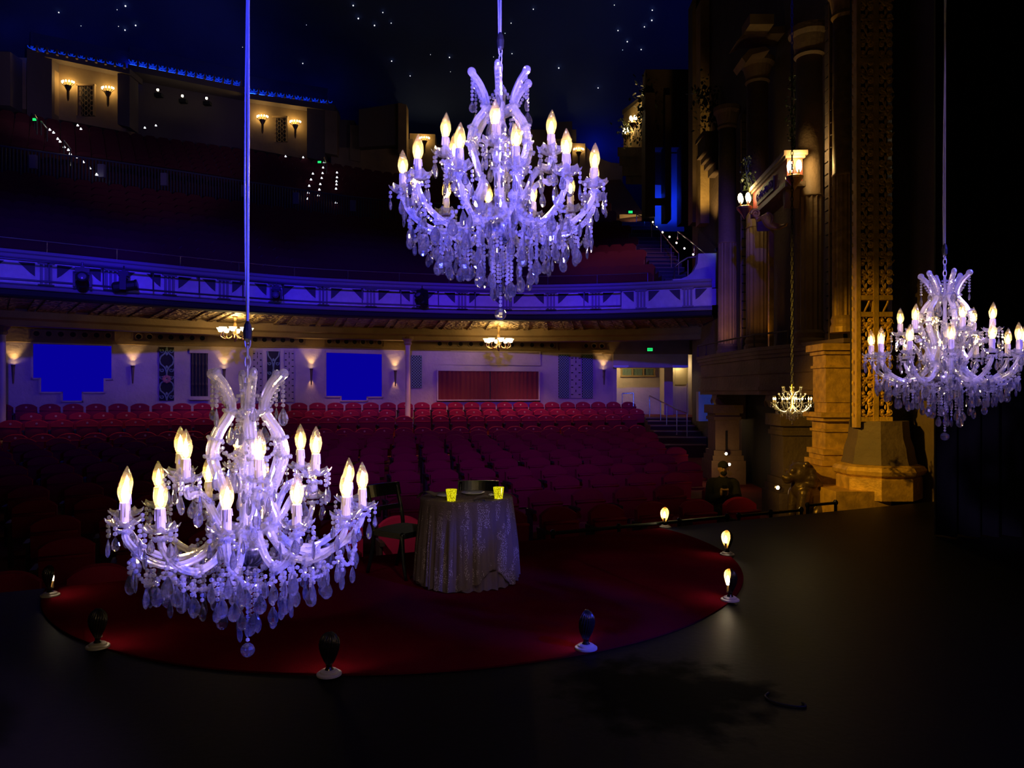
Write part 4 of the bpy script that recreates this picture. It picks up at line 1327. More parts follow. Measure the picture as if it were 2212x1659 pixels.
# ------------------------------------------------------------------ stalls: raked floor, rows of folding seats, aisle and steps
M['stalls_carpet'] = mat('stalls_carpet', (0.16, 0.012, 0.010), 0.95, bump=0.2, scale=120, var=0.2, var_scale=1.5)
NTO = Vector((0.40, -0.917))          # from the rear wall towards the stage
def back_of(k): return 1.05 * k if k < 4 else 4.2 + 1.36 * (k - 4)
TOPS = [1.34, 1.10, 0.93, 0.60]
def right_limit(Y): return 3.40 + (Y - 10.2) * (4.70 - 3.40) / (27 - 10.2)
def row_top(k):
    return TOPS[k] if k < 4 else TOPS[3] - 0.052 * (k - 3)
def row_floor(k):
    return row_top(k) - 0.90
NROW = 15
# stepped floor, one tread per row
mb = MB()
for k in range(NROW + 1):
    z = row_floor(min(k, NROW - 1))
    rows = []
    for i in range(41):
        p, t = REAR.at(min(REAR.len * i / 40, REAR.find(1390 if k < 4 else 1370) - 0.0))
        lim = right_limit((p + NTO * back_of(k)).y) + 0.35
        if (p + NTO * back_of(k)).x > lim: p = Vector((lim, (p + NTO * back_of(k)).y)) - NTO * back_of(k)
        a = p + NTO * (back_of(k) + 0.05 - (0.4 if k == 0 else 0.0)); b = p + NTO * (back_of(k + 1) + 0.05)
        zn = row_floor(min(k + 1, NROW - 1)) if k < NROW else -1.2
        rows.append([(a.x, a.y, z), (b.x, b.y, z), (b.x, b.y, zn)])
    mb.sheet(rows)
structure(put('floor_stalls', mb, M['stalls_carpet']), 'raked red carpeted floor of the stalls')

M['seat_red'] = mat('seat_plush', (0.23, 0.008, 0.045), 0.85, bump=0.1, scale=60, spec=0.1)
M['seat_metal'] = mat('seat_standard', (0.02, 0.012, 0.012), 0.5)
M['seat_badge'] = mat('seat_badge', (0.55, 0.32, 0.22), 0.5)
def seat_parts():
    W = 0.275
    # local: x across, -y towards the stage, z up; origin on the floor under the back
    mb = MB()
    n = 10
    def row(y, inset, rise):
        pts = []
        for k in range(n + 1):
            x = -W + inset + (2 * W - 2 * inset) * k / n
            u = x / W
            pts.append((x, y + 0.05 * u * u * -1, 0.90 - 0.10 * abs(u) ** 2.6 - rise))
        return pts
    f = row(-0.05, 0.012, 0.02); b = row(0.05, 0.012, 0.02); m_ = row(0.0, 0.0, 0.0)
    fb = [(x, -0.13, 0.42) for x, _, _ in f]; bb = [(x, 0.0, 0.36) for x, _, _ in b]
    mb.sheet([fb, f]); mb.sheet([f, m_]); mb.sheet([m_, b]); mb.sheet([b, bb])
    for e in (0, n):
        mb.add([fb[e], f[e], m_[e], b[e], bb[e]], [(0, 1, 2, 3, 4)])
    back = mb.mesh('backrest', True); back.materials.append(M['seat_red'])
    mb = MB()                                    # tipped-up cushion
    rows = []
    for i in range(5):
        z = 0.40 + 0.30 * i / 4
        y = -0.17 - 0.03 * i / 4
        rows.append([(-W * 0.9 + 1.8 * W * k / 6, y - 0.035 * math.sin(PI * (0.15 + 0.7 * k / 6)) * math.sin(PI * (0.15 + 0.7 * i / 4)), z) for k in range(7)])
    mb.sheet(rows); mb.sheet([[(x, y + 0.09, z) for x, y, z in r] for r in rows][::-1])
    mb.box((0, -0.155, 0.40), (1.8 * W, 0.09, 0.02)); mb.box((0, -0.175, 0.705), (1.8 * W, 0.10, 0.03))
    cush = mb.mesh('tip_up_seat', True); cush.materials.append(M['seat_red'])
    mb = MB(); mb.box((-W, -0.10, 0.29), (0.035, 0.22, 0.58)); mb.box((-W, -0.17, 0.605), (0.06, 0.34, 0.045))
    arm = mb.mesh('armrest'); arm.materials.append(M['seat_metal'])
    mb = MB(); mb.lathe([(0.030, 0), (0.030, 0.006), (0.0, 0.008)], 10, Matrix.Translation((0, -0.075, 0.80)) @ Matrix.Rotation(R(96), 4, 'X'))
    badge = mb.mesh('number_badge'); badge.materials.append(M['seat_badge'])
    return back, cush, arm, badge
SB, SCU, SA, SBG = seat_parts()
n_seats = 0
SEATS = []
for k in range(NROW):
    spacing = 0.60 if k < 4 else 0.74
    d = 0.3 + (0.3 if k % 2 else 0.0)
    while d < REAR.len:
        p, t = REAR.at(d)
        q = p + NTO * (0.45 + back_of(k))
        d += spacing
        if q.y < 0.5 or q.x > right_limit(q.y): continue
        px = 1106 + FOC * q.x / q.y
        top = row_top(k)
        py = HORIZ + (CAM_Z - top) * FOC / q.y
        if px < -26: continue
        if min((q - Vector(c_)).length for c_ in ((-14.31, 20.8), (-3.57, 25.4))) < 0.48: continue
        s = (q - EDGE0).dot(Vector((-EDGED.y, EDGED.x)))
        if s < 0.55: continue                     # the stage begins here
        sl = py - (1290 + (px - 108) * (-0.115))   # seats that sit wholly below the stage lip
        if sl > 25: continue
        SEATS.append((k, q, t, top))
PERSON = Vector((3.43, 12.45))
ip = min(range(len(SEATS)), key=lambda i: (SEATS[i][1] - PERSON).length)
SEATS[ip] = (SEATS[ip][0], PERSON, SEATS[ip][2], SEATS[ip][3])
ONES = 'first second third fourth fifth sixth seventh eighth ninth tenth eleventh twelfth thirteenth fourteenth fifteenth sixteenth seventeenth eighteenth nineteenth'.split()
def ordinal(n):
    if n < 20: return ONES[n - 1]
    t = {2: ('twenty', 'twentieth'), 3: ('thirty', 'thirtieth'), 4: ('forty', 'fortieth')}[n // 10]
    return t[1] if n % 10 == 0 else t[0] + '-' + ONES[n % 10 - 1]
order = {}
for k, q, t, top in sorted(SEATS, key=lambda s: (s[0], -s[1].x)):
    order[k] = order.get(k, 0) + 1
    root = empty('theatre_seat', (q.x, q.y, top - 0.90), math.atan2(t.y, t.x))
    put('backrest', SB, None, root); put('tip_up_seat', SCU, None, root); put('armrest', SA, None, root)
    if k < 4: put('number_badge', SBG, None, root)
    tag(root, 'red folding theatre seat, %s from the aisle in the %s row before the rear wall' % (ordinal(order[k]), ordinal(k + 1)), 'seat', 'red folding seats of the stalls')
print('SEATS', len(SEATS))
# warm down-lights recessed in the soffit over the rear rows
for px_, Y_, e_ in ((120, 19.8, 16), (420, 21.6, 16), (760, 23.6, 26), (960, 24.6, 42), (1150, 25.2, 46), (1320, 25.6, 34)):
    p_ = pt(px_, 850, Y_)
    lamp('SPOT', 'soffit_downlight', (p_.x, p_.y, 3.93), (p_.x + 0.0, p_.y + 0.6, 0.6), (1.0, 0.40, 0.28), e_ * 6.0, 0.06, 86, 0.8)

# aisle floor, steps up to the passage, stalls step lights
mb = MB()
a = [(3.2, 9.6, -0.92), (3.9, 19.0, -0.62), (4.3, 23.0, -0.35)]
mb.sheet([[(x - 1.2, y, z), (x + 0.0, y, z + 0.005), (x + 4.0, y, z + 0.005)] for x, y, z in a])
structure(put('floor_aisle', mb, M['stalls_carpet']), 'red carpeted side aisle sloping down to the stage')
M['step_edge'] = mat('step_nosing', (0.20, 0.12, 0.07), 0.5)
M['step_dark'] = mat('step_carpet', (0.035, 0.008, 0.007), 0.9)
st = empty('passage_steps', (4.6, 24.0, -0.4))
ys = [(960, 23.6), (944, 24.3), (931, 25.0), (919, 25.7), (909, 26.4), (902, 27.2)]
for i, (py, Y) in enumerate(ys):
    z = pt(0, py, Y).z
    x0 = pt(1395 + (py - 902) * 0.6, 0, Y).x; x1 = min(6.38, pt(1526, 0, Y).x)
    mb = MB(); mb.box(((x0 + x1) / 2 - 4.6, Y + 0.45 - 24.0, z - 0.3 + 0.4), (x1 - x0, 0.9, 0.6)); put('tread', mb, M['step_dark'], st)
    mb = MB(); mb.box(((x0 + x1) / 2 - 4.6, Y - 0.005 - 24.0, z - 0.012 + 0.4), (x1 - x0, 0.05, 0.035)); put('nosing', mb, M['step_edge'], st)
z = pt(0, 902, 27.2).z
tag(st, 'flight of dark carpeted steps up to the passage door', 'steps')
mb = MB(); mb.box((5.6, 29.6, z - 0.1), (5.0, 4.2, 0.2)); structure(put('floor_passage', mb, M['stalls_carpet']), 'red carpet landing in the passage')

M['rail_metal'] = mat('handrail_metal', (0.65, 0.6, 0.5), 0.25, 0.9)
M['led_white'] = glow('step_led', (1.0, 0.86, 0.62), 6.0)
def handrail(pts, posts, lb, base, r=0.024, m='rail_metal'):
    root = empty('handrail', base)
    B = Vector(base)
    mb = MB(); mb.tube([Vector(p) - B for p in pts], r, 6); put('rail', mb, M[m], root)
    for top, zb in posts:
        mb = MB(); mb.tube([Vector((top[0], top[1], zb)) - B, Vector(top) - B], r * 0.85, 6); put('post', mb, M[m], root)
        mb = MB(); mb.lathe([(r * 1.9, 0.0), (r * 1.9, 0.02), (r, 0.05)], 8, Matrix.Translation(Vector((top[0], top[1], zb)) - B)); put('post_foot', mb, M[m], root)
    return tag(root, lb, 'handrail', 'metal handrails')
P = [pt(1403, 855, 27.4), pt(1427, 867, 26.6), pt(1440, 873, 26.0), pt(1462, 885, 25.0), pt(1484, 893, 24.4)]
handrail(P, [(p, p.z - 0.85) for p in P], 'metal handrail running down the steps from the passage', tuple(P[-1] - Vector((0, 0, 0.85))))
P = [pt(1344, 850, 28.0), pt(1368, 849, 28.0)]
handrail(P, [(P[0], P[0].z - 0.6), (P[1], P[1].z - 0.6)], 'short metal rail behind the last seats by the doorway', tuple(P[0] - Vector((0, 0, 0.6))))
def step_light(px, py, Y, lb, r=0.05, group='step lights', nm='step_light'):
    p = pt(px, py, Y)
    root = empty(nm, tuple(p))
    mb = MB(); mb.lathe([(r, 0), (r, 0.02), (0.7 * r, 0.028)], 10, Matrix.Rotation(R(90), 4, 'X')); put('bezel', mb, M['rail_metal'], root)
    mb = MB(); mb.ball((0, -0.022, 0), r * 0.72, 8, 5, None, (1, 0.5, 1)); put('lens', mb, M['led_white'], root)
    return tag(root, lb, 'light', group)
# ------------------------------------------------------------------ right-hand side of the house: columns, organ loft, piers, gilded panel
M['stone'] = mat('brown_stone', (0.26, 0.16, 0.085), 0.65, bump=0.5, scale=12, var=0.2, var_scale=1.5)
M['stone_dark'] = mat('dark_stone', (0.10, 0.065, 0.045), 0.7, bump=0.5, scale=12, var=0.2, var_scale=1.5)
M['gilt'] = mat('gilding', (0.70, 0.42, 0.06), 0.40, 0.35, bump=0.35, scale=35, var=0.2, var_scale=6)
M['gilt_stone'] = mat('gilt_stone', (0.52, 0.30, 0.06), 0.5, 0.25, bump=0.22, scale=30, var=0.25, var_scale=8)
WX = 6.45
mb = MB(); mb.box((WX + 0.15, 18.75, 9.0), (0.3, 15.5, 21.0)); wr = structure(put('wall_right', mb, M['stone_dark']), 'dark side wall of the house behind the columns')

def fluted_column(px, X, r, z0, zf, z1, n, lb, m='stone', cap=True):
    Y = FOC * X / (px - 1106)
    root = empty('column_%d' % n, (X, Y, z0)); structure(root, lb)
    def w(a, rr, z):
        return rr * (1 - 0.085 * max(0.0, math.cos(14 * a)) ** 0.5 if math.cos(14 * a) > 0 else rr / rr) if False else (rr * (1 - 0.10 * (0.5 + 0.5 * math.cos(16 * a))), z)
    h = zf - z0
    mb = MB(); mb.lathe([(r * 1.18, 0.0), (r * 1.18, 0.10), (r * 1.05, 0.16), (r * 1.12, 0.24), (r, 0.30)], 24); put('column_base', mb, M[m], root)
    mb = MB(); mb.lathe([(r, 0.30), (r, h - 0.03)], 64, wave=w); put('fluted_shaft', mb, M[m], root)
    mb = MB(); mb.lathe([(r, h - 0.04), (r * 1.03, h), (r * 0.97, h + 0.02), (r * 0.93, z1 - z0 - 0.6)], 24); put('smooth_shaft', mb, M[m], root, smooth=True)
    if cap:
        mb = MB(); H = z1 - z0
        mb.lathe([(r * 0.95, H - 0.6), (r * 1.1, H - 0.55), (r, H - 0.48), (r * 1.25, H - 0.2), (r * 1.5, H - 0.12), (r * 1.5, H)], 20); put('capital', mb, M[m], root)
    return root, Y
fluted_column(1571, 6.0, 0.25, 2.72, 5.85, 9.6, 3, 'fluted column at the far end of the loft, warm lit at its foot')
fluted_column(1636, 6.0, 0.27, 2.70, 5.72, 9.8, 4, 'fluted column under the little lit balcony')
fluted_column(1748, 6.0, 0.27, 2.62, 5.62, 9.0, 5, 'fluted column between the chain and the stone courses')
fluted_column(1823, 6.0, 0.20, 2.75, 5.60, 9.0, 6, 'gilded fluted half column beside the pierced panel', 'gilt_stone')

# coursed strips between the columns
def coursed(px, X, w, z0, z1, step, lb, n):
    Y = FOC * X / (px - 1106)
    root = empty('wall_coursed_%d' % n, (X + 0.1, Y, z0)); structure(root, lb)
    k = 0
    z = 0.0
    while z < z1 - z0:
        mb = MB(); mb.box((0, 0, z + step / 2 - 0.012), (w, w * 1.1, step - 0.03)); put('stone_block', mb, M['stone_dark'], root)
        z += step
        k += 1
    mb = MB(); mb.box((0.03, 0.03, (z1 - z0) / 2), (w * 0.9, w, z1 - z0)); put('core', mb, M['dark_hole'], root)
    mb = MB(); mb.tube([(-w / 2 - 0.02, -w * 0.5, 0), (-w / 2 - 0.02, -w * 0.5, z1 - z0)], 0.018, 6); put('edge_bead', mb, M['stone'], root)
coursed(1599, 6.15, 0.16, 2.7, 9.0, 0.24, 'narrow strip of coursed stone between the far columns', 1)
coursed(1790, 6.10, 0.24, 2.6, 9.5, 0.235, 'narrow strip of coursed stone beside the gilded column', 2)
mb = MB(); p = pt(1665, 0, 17.0); mb.box((p.x, 17.0, 4.2), (0.10, 0.10, 3.0)); structure(put('trim_2', mb, M['gilt']), 'thin gilded upright strip')

# organ loft with stepped cornice
def offset_poly(pts, o):
    return [(x - o, y) for x, y in pts]
plan_ = [(5.20, 20.6), (5.20, 19.6), (5.42, 16.3), (5.72, 15.2), (6.05, 13.6), (6.5, 13.6), (6.5, 21.2), (5.9, 21.2)]
plan_ = [(x, y) for x, y in plan_]
loft = empty('organ_loft', (6.0, 17.0, 1.6)); structure(loft, 'projecting organ loft with heavy stepped mouldings')
def loft_layer(o, z0, z1, name, m='stone'):
    c = Vector((6.5, 17.6))
    q = [tuple(Vector(p) + (Vector(p) - c).normalized() * o if p[0] < 6.4 else Vector(p)) for p in plan_]
    mb = MB(); mb.plan([(x - 6.0, y - 17.0) for x, y in q][::-1] if False else [(x - 6.0, y - 17.0) for x, y in q], z0 - 1.6, z1 - 1.6)
    put(name, mb, M[m], loft)
for i, (o, a, b, nm) in enumerate(((-0.05, 1.62, 1.72, 'lower_moulding'), (0.02, 1.72, 1.80, 'lower_moulding'), (-0.06, 1.80, 2.08, 'frieze_band'), (0.0, 2.08, 2.14, 'middle_moulding'), (-0.08, 2.14, 2.42, 'parapet_band'), (0.0, 2.42, 2.50, 'upper_moulding'), (0.07, 2.50, 2.58, 'upper_moulding'), (0.12, 2.58, 2.66, 'cornice'))):
    loft_layer(o, a, b, nm)
for (px, Y, s) in ((1560, 19.4, 1.0), (1690, 16.0, 1.25)):
    p = pt(px, 868, Y)
    mb = MB()
    prof = [(0.55, 1.62), (-0.25 * s, 1.62), (-0.27 * s, 1.50), (-0.20 * s, 1.36), (-0.02, 1.26), (0.06, 1.12), (0.10, 1.0), (0.55, 0.98)]
    mb.prism([(x, z - 1.6) for x, z in prof], -0.22 * s, 0.22 * s, Matrix.Translation((p.x - 6.0 + 0.05, Y - 17.0, 0)))
    put('scroll_bracket', mb, M['stone'], loft)
    for q in (-1, 1):
        mb = MB(); mb.tube([(x, q * 0.225 * s, z) for x, _, z in scroll_pts(0.13 * s, 1.6, 16)], 0.025, 6, Matrix.Translation((p.x - 6.0 - 0.10 * s, Y - 17.0, -0.14))); put('volute', mb, M['stone'], loft)
# loft rail
P = [Vector((5.12, 20.4, 2.95)), Vector((5.14, 19.6, 2.95)), Vector((5.36, 16.4, 2.95)), Vector((5.66, 15.2, 2.93))]
handrail(P, [(p, 2.66) for p in P], 'thin dark rail on top of the organ loft', (5.3, 17.0, 2.66), 0.02, 'stone_dark')

# piers under the loft
def pier(x0, x1, y, zt, zb, lb, n, m='stone', prof=None, depth=0.7):
    root = empty('pillar_%d' % n, ((x0 + x1) / 2, y, zb)); structure(root, lb)
    H = zt - zb; w = x1 - x0
    prof = prof or ((0.0, 0.34, 0.13, 'plinth'), (0.34, 0.40, 0.09, 'base_moulding'), (0.40, 0.46, 0.05, 'base_moulding'), (0.46, 0.82, 0.0, 'shaft'), (0.82, 0.86, 0.04, 'cap_moulding'), (0.86, 0.90, 0.01, 'cap_moulding'), (0.90, 1.0, 0.08, 'cap'))
    for a, b, o, nm in prof:
        mb = MB(); mb.box((0, 0, H * (a + b) / 2), (w + 2 * o, depth + 2 * o, H * (b - a) * 0.995)); put(nm, mb, M[m], root)
    return root
p1 = pier(5.12, 5.72, 19.0, 1.36, -0.75, 'stone pier at the foot of the aisle, far end of the loft', 1)
mb = MB(); mb.box((-0.02, -0.36, 1.15), (0.05, 0.03, 0.62)); put('recess_strip', mb, M['dark_hole'], p1)
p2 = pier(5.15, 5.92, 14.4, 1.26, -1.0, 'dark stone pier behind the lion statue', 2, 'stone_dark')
p3 = pier(5.37, 5.80, 12.9, 2.50, 0.22, 'gilded pilaster lit amber beside the pierced panel', 3, 'gilt_stone',
          ((0.0, 0.05, 0.16, 'base_moulding'), (0.05, 0.09, 0.10, 'base_moulding'), (0.09, 0.13, 0.13, 'base_moulding'), (0.13, 0.17, 0.07, 'base_moulding'), (0.17, 0.21, 0.10, 'base_moulding'), (0.21, 0.34, 0.03, 'lower_die'), (0.34, 0.36, 0.06, 'band'), (0.36, 0.42, 0.03, 'lower_die'),
           (0.42, 0.45, 0.10, 'moulding'), (0.45, 0.485, 0.15, 'moulding'), (0.485, 0.56, 0.0, 'shaft'), (0.56, 0.82, 0.02, 'shaft'), (0.82, 0.84, 0.05, 'moulding'), (0.84, 0.92, 0.02, 'cap'), (0.92, 0.95, 0.06, 'cap_moulding'), (0.95, 1.0, 0.11, 'cap_moulding')), 0.5)
# carved link panel between pier two and the pilaster
mb = MB(); mb.box((5.75, 13.5, 0.86), (0.5, 0.12, 0.5)); mb.box((5.75, 13.45, 1.15), (0.6, 0.2, 0.08)); mb.box((5.75, 13.45, 0.58), (0.6, 0.2, 0.08))
lk = structure(put('wall_link', mb, M['stone_dark']), 'carved link panel between the piers')
for k in range(4):
    mb = MB(); mb.tube([(x + 5.58 + 0.11 * k, 13.43, z + 0.86 + (0.07 if k % 2 else -0.05)) for x, _, z in scroll_pts(0.085, 1.4, 12, 1 if k % 2 else -1)], 0.016, 5); put('carved_scroll', mb, M['stone'], lk)
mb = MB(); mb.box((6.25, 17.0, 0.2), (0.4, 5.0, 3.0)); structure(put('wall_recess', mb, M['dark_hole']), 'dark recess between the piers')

# gilded plinths by the proscenium
def block(px0, px1, py0, py1, Y, d, name, lb, m='gilt_stone', zb=None):
    a, b = pt(px0, py0, Y), pt(px1, py1, Y)
    z0 = b.z if zb is None else zb
    mb = MB(); mb.box(((a.x + b.x) / 2, Y + d / 2, (a.z + z0) / 2), (b.x - a.x, d, a.z - z0))
    return structure(put(name, mb, M[m]), lb)
block(1806, 1925, 1062, 1130, 11.25, 0.9, 'trim_3', 'lower gilded plinth block', zb=-1.0)
block(1745, 1815, 1010, 1130, 12.4, 0.7, 'trim_4', 'plain gilded plinth behind the lion', zb=-1.0)
mb = MB()
cx, cy = pt(1898, 0, 11.75).x, 11.75
mb.lathe([(0.62, 0.02), (0.62, 0.34), (0.60, 0.36), (0.66, 0.40), (0.68, 0.46), (0.64, 0.52), (0.55, 0.55)], 8, Matrix.Translation((cx, cy, 0)) @ Matrix.Rotation(R(22.5), 4, 'Z'))
t5 = structure(put('trim_5', mb, M['gilt_stone']), 'eight-sided gilded base under the pierced panel')
mb = MB(); mb.lathe([(0.55, 0.552), (0.52, 0.66), (0.50, 0.80), (0.45, 0.95), (0.43, 1.15), (0.43, 1.22)], 8, Matrix.Translation((cx, cy, 0)) @ Matrix.Rotation(R(22.5), 4, 'Z')); put('shaded_upper_base', mb, M['stone_dark'], t5)  # dark stone colour stands in for the unlit upper part of the base

# pierced gilded panel
PY = 11.55
panel = empty('pierced_panel', (pt(1888, 0, PY).x, PY, 1.22))
X0 = pt(1888, 0, PY).x
ZB = 1.22
def pxx(px): return pt(px, 0, PY).x - X0
mb = MB()
mb.box((pxx(1886), 0.14, 3.6), (pxx(1925) - pxx(1846), 0.04, 7.4)); put('backing', mb, M['dark_hole'], panel)
for px, w in ((1851, 9), (1889, 11)):
    mb = MB(); mb.box((pxx(px), 0.02, 3.6), (w * PY / FOC, 0.16, 7.4)); put('upright_bar', mb, M['gilt'], panel)
for zz in (0.03, 1.66, 1.92, 5.6):
    mb = MB(); mb.box((pxx(1886), 0.02, zz), (pxx(1925) - pxx(1848), 0.15, 0.075)); put('cross_bar', mb, M['gilt'], panel)
S = MB(); S.tube(scroll_pts(0.056, 1.35, 14), lambda t: 0.014 + 0.009 * t, 5); S.tube([(0.056 * math.cos(1.35 * 2 * PI), 0, 0.056 * math.sin(1.35 * 2 * PI)), (-0.066, 0, 0.075), (-0.03, 0, 0.125), (0.03, 0, 0.145), (0.055, 0, 0.12)], lambda t: 0.021 - 0.010 * t, 5); S.ball((0, -0.012, 0), 0.024, 6, 4)
S = S.mesh('scroll'); S.materials.append(M['gilt'])
Lf = MB(); Lf.ball((0, 0, 0), 0.03, 6, 5, None, (0.55, 0.5, 1.5)); Lf = Lf.mesh('leaf'); Lf.materials.append(M['gilt'])
rr = random.Random(3)
for ci, (pc, half) in enumerate(((1870, 2), (1911, 2))):
    z = 0.14
    i = 0
    while z < 7.0:
        if abs(z - 1.66) < 0.09 or abs(z - 1.92) < 0.09 or 1.62 < z < 1.95:
            z += 0.11; i += 1; continue
        for s in (-1, 1):
            put('scroll', S, None, panel, (pxx(pc) + s * 0.058, -0.03 + 0.012 * rr.random(), z), (0, 0.5 * rr.uniform(-1, 1) * 0.6, 0), sc=(s * 0.92, 1, (1 if i % 2 else -1) * 0.92))
        put('leaf', Lf, None, panel, (pxx(pc), -0.02, z + 0.08))
        if i % 4 == 1: put('leaf', Lf, None, panel, (pxx(pc) + 0.045 * (1 if i % 8 == 1 else -1), -0.05, z + 0.05), (0, 0.7 if i % 8 == 1 else -0.7, 0), sc=1.3)
        z += 0.142
        i += 1
for pc in (1870, 1911):
    mb = MB(); mb.tube([(pxx(pc) + 0.05 * math.sin(z_ * 0.05 * 11.0), -0.015, 0.05 + z_ * 0.05) for z_ in range(0, 140)], 0.016, 5); put('vine_stem', mb, M['gilt'], panel)
for k in range(42):                                 # beading on the outer edge
    mb = None
    put('leaf', Lf, None, panel, (pxx(1841.5), 0.0, 0.1 + 0.165 * k), (0, 0, 0), sc=0.8)
tag(panel, 'tall gilded pierced scrollwork panel beside the proscenium pier', 'panel')

# proscenium pier
a, b = pt(1927, 0, 12.0), pt(2040, 0, 12.0)
M['pier_paint'] = mat('pier_paint', (0.028, 0.019, 0.016), 0.55, bump=0.8, scale=18, var=0.2)
mb = MB(); mb.box(((a.x + b.x) / 2, 12.5, 5.0), (b.x - a.x, 1.0, 12.4)); structure(put('wall_proscenium', mb, M['pier_paint']), 'dark brown proscenium pier')
mb = MB(); mb.box((9.2, 11.0, 5.0), (5.0, 0.3, 12.4)); structure(put('wall_stage', mb, M['velvet_black']), 'black wall behind the side drape')

# little balcony with red panels, lamp clusters, gilded scroll
lb_ = empty('box_balcony', (pt(1668, 445, 15.6).x, 15.6, pt(0, 445, 15.6).z))
O = lb_.location
A0, A1 = pt(1627, 408, 17.2), pt(1700, 352, 14.6)      # top line of the parapet, receding
M['red_panel'] = mat('red_panel', (0.32, 0.05, 0.03), 0.6, bump=0.2, scale=30)
dirv = (A1 - A0); dirv.z = 0; LL = dirv.length; an = math.atan2(dirv.y, dirv.x)
zt = 6.42
T = Matrix.Translation(Vector((A0.x, A0.y, 0)) - Vector((O.x, O.y, O.z))) @ Matrix.Rotation(an, 4, 'Z')
for z0, z1, o, nm, m in ((5.72, 5.82, 0.05, 'floor_moulding', 'stone'), (5.82, 6.28, 0.0, 'parapet', 'red_panel'), (6.28, 6.33, 0.04, 'rail_moulding', 'stone'), (6.33, 6.42, 0.08, 'coping', 'stone')):
    mb = MB(); mb.box((LL / 2, 0.15, (z0 + z1) / 2), (LL + 2 * o, 0.3 + 2 * o, z1 - z0), T); put(nm, mb, M[m], lb_)
mb = MB(); mb.box((LL * 0.42, -0.012, 6.05), (LL * 0.5, 0.03, 0.30), T); put('pierced_inset', mb, M['stone_dark'], lb_)
for k in range(7):
    mb = MB(); mb.tube([(LL * 0.2 + LL * 0.07 * k + x, -0.035, 6.05 + z) for x, _, z in scroll_pts(0.09, 1.2, 10, 1 if k % 2 else -1)], 0.014, 5, T); put('inset_scroll', mb, M['stone'], lb_)
for u in (0.1, 0.9):
    mb = MB(); mb.prism([(-0.1, 5.72), (0.1, 5.72), (0.07, 5.5), (0.0, 5.36), (-0.07, 5.5)], 0.02, 0.3, T @ Matrix.Translation((LL * u, 0, 0))); put('corbel', mb, M['stone'], lb_)
tag(lb_, 'small box balcony with reddish panelled parapet between the columns', 'balcony')

M['lantern_glow'] = glow('lantern_globe', (1.0, 0.80, 0.40), 9.0)
def lamp_cluster(px, py, Y, s, e, lb):
    p = pt(px, py, Y)
    root = empty('lamp_cluster', tuple(p)); root.scale = (s, s, s)
    mb = MB(); mb.lathe([(0.0, -0.30), (0.03, -0.26), (0.06, -0.20), (0.17, -0.06), (0.18, -0.02), (0.15, 0.0)], 14); put('bowl', mb, M['brass'], root)
    for k in range(4):
        a = 2 * PI * k / 4 + 0.4
        x, y = 0.12 * math.cos(a), 0.12 * math.sin(a)
        mb = MB(); mb.tube([(x * 0.6, y * 0.6, 0.0), (x, y, 0.04), (x, y, 0.10)], 0.018, 6); put('arm', mb, M['brass'], root)
        mb = MB(); mb.lathe([(0.03, 0.10), (0.055, 0.15), (0.06, 0.20), (0.04, 0.27), (0.0, 0.30)], 10, Matrix.Translation((x, y, 0))); put('globe', mb, M['lantern_glow'], root)
    d = bpy.data.lights.new('cluster_light', 'POINT'); d.color = (1.0, 0.72, 0.28); d.energy = e; d.shadow_soft_size = 0.12
    lo = bpy.data.objects.new('cluster_light', d); COL.objects.link(lo); lo.parent = root; lo.location = (0.10, 0.02, 0.42)
    return tag(root, lb, 'lamp', 'lamp clusters on the box balcony')
lamp_cluster(1608, 446, 17.1, 1.0, 22, 'cluster of glowing globes at the far end of the red box balcony')
lamp_cluster(1716, 380, 14.4, 0.95, 30, 'cluster of glowing globes at the near end of the red box balcony')
# gilded scroll ornament under the balcony
g = empty('gilded_scroll', tuple(pt(1665, 492, 15.4)))
S1 = pt(1632, 462, 15.6); S2 = pt(1652, 468, 15.4); S3 = pt(1664, 486, 15.3); S4 = pt(1700, 485, 15.0); S5 = pt(1660, 462, 15.4)
mb = MB(); mb.tube([q - g.location for q in spline([S1, pt(1640, 474, 15.6), S2, S3, pt(1684, 490, 15.2), S4], 24)], lambda t: 0.045 + 0.06 * math.sin(PI * t), 8, flat=0.45); put('scroll_body', mb, M['gilt'], g, smooth=True)
mb = MB(); mb.tube([q - g.location for q in spline([S2, S5, pt(1668, 470, 15.3), S3], 14)], 0.045, 8, flat=0.5); put('scroll_leaf', mb, M['gilt'], g, smooth=True)
mb = MB(); mb.tube([Vector(q) + (S1 - g.location) for q in scroll_pts(0.10, 1.5, 16)], 0.03, 6); put('volute', mb, M['gilt'], g)
tag(g, 'gilded broken scroll ornament below the red box balcony', 'ornament')

# upper pilaster, lit wall and corbelled balcony at the far end
def slab(px0, px1, py0, py1, Y, d, name, lb, m):
    a, b = pt(px0, py0, Y), pt(px1, py1, Y)
    mb = MB(); mb.box(((a.x + b.x) / 2, Y + d / 2, (a.z + b.z) / 2), (b.x - a.x, d, a.z - b.z))
    return structure(put(name, mb, M[m]), lb)
M['warm_wall'] = mat('warm_wall', (0.46, 0.31, 0.13), 0.75, bump=0.4, scale=10, var=0.15)
slab(1513, 1547, 0, 482, 24.2, 0.6, 'wall_pilaster', 'tall flat pilaster lit from below', 'warm_wall')
slab(1496, 1513, 0, 480, 24.8, 0.6, 'wall_return', 'dark return beside the lit pilaster', 'stone_dark')
lamp('SPOT', 'pilaster_uplight', tuple(pt(1516, 505, 23.0)), tuple(pt(1530, 330, 24.2)), (1.0, 0.64, 0.20), 260, 0.1, 60, 0.8)
lamp('SPOT', 'column_amber', (5.55, 19.4, 2.75), (6.0, 20.65, 4.0), (1.0, 0.5, 0.1), 30, 0.05, 70, 0.9)
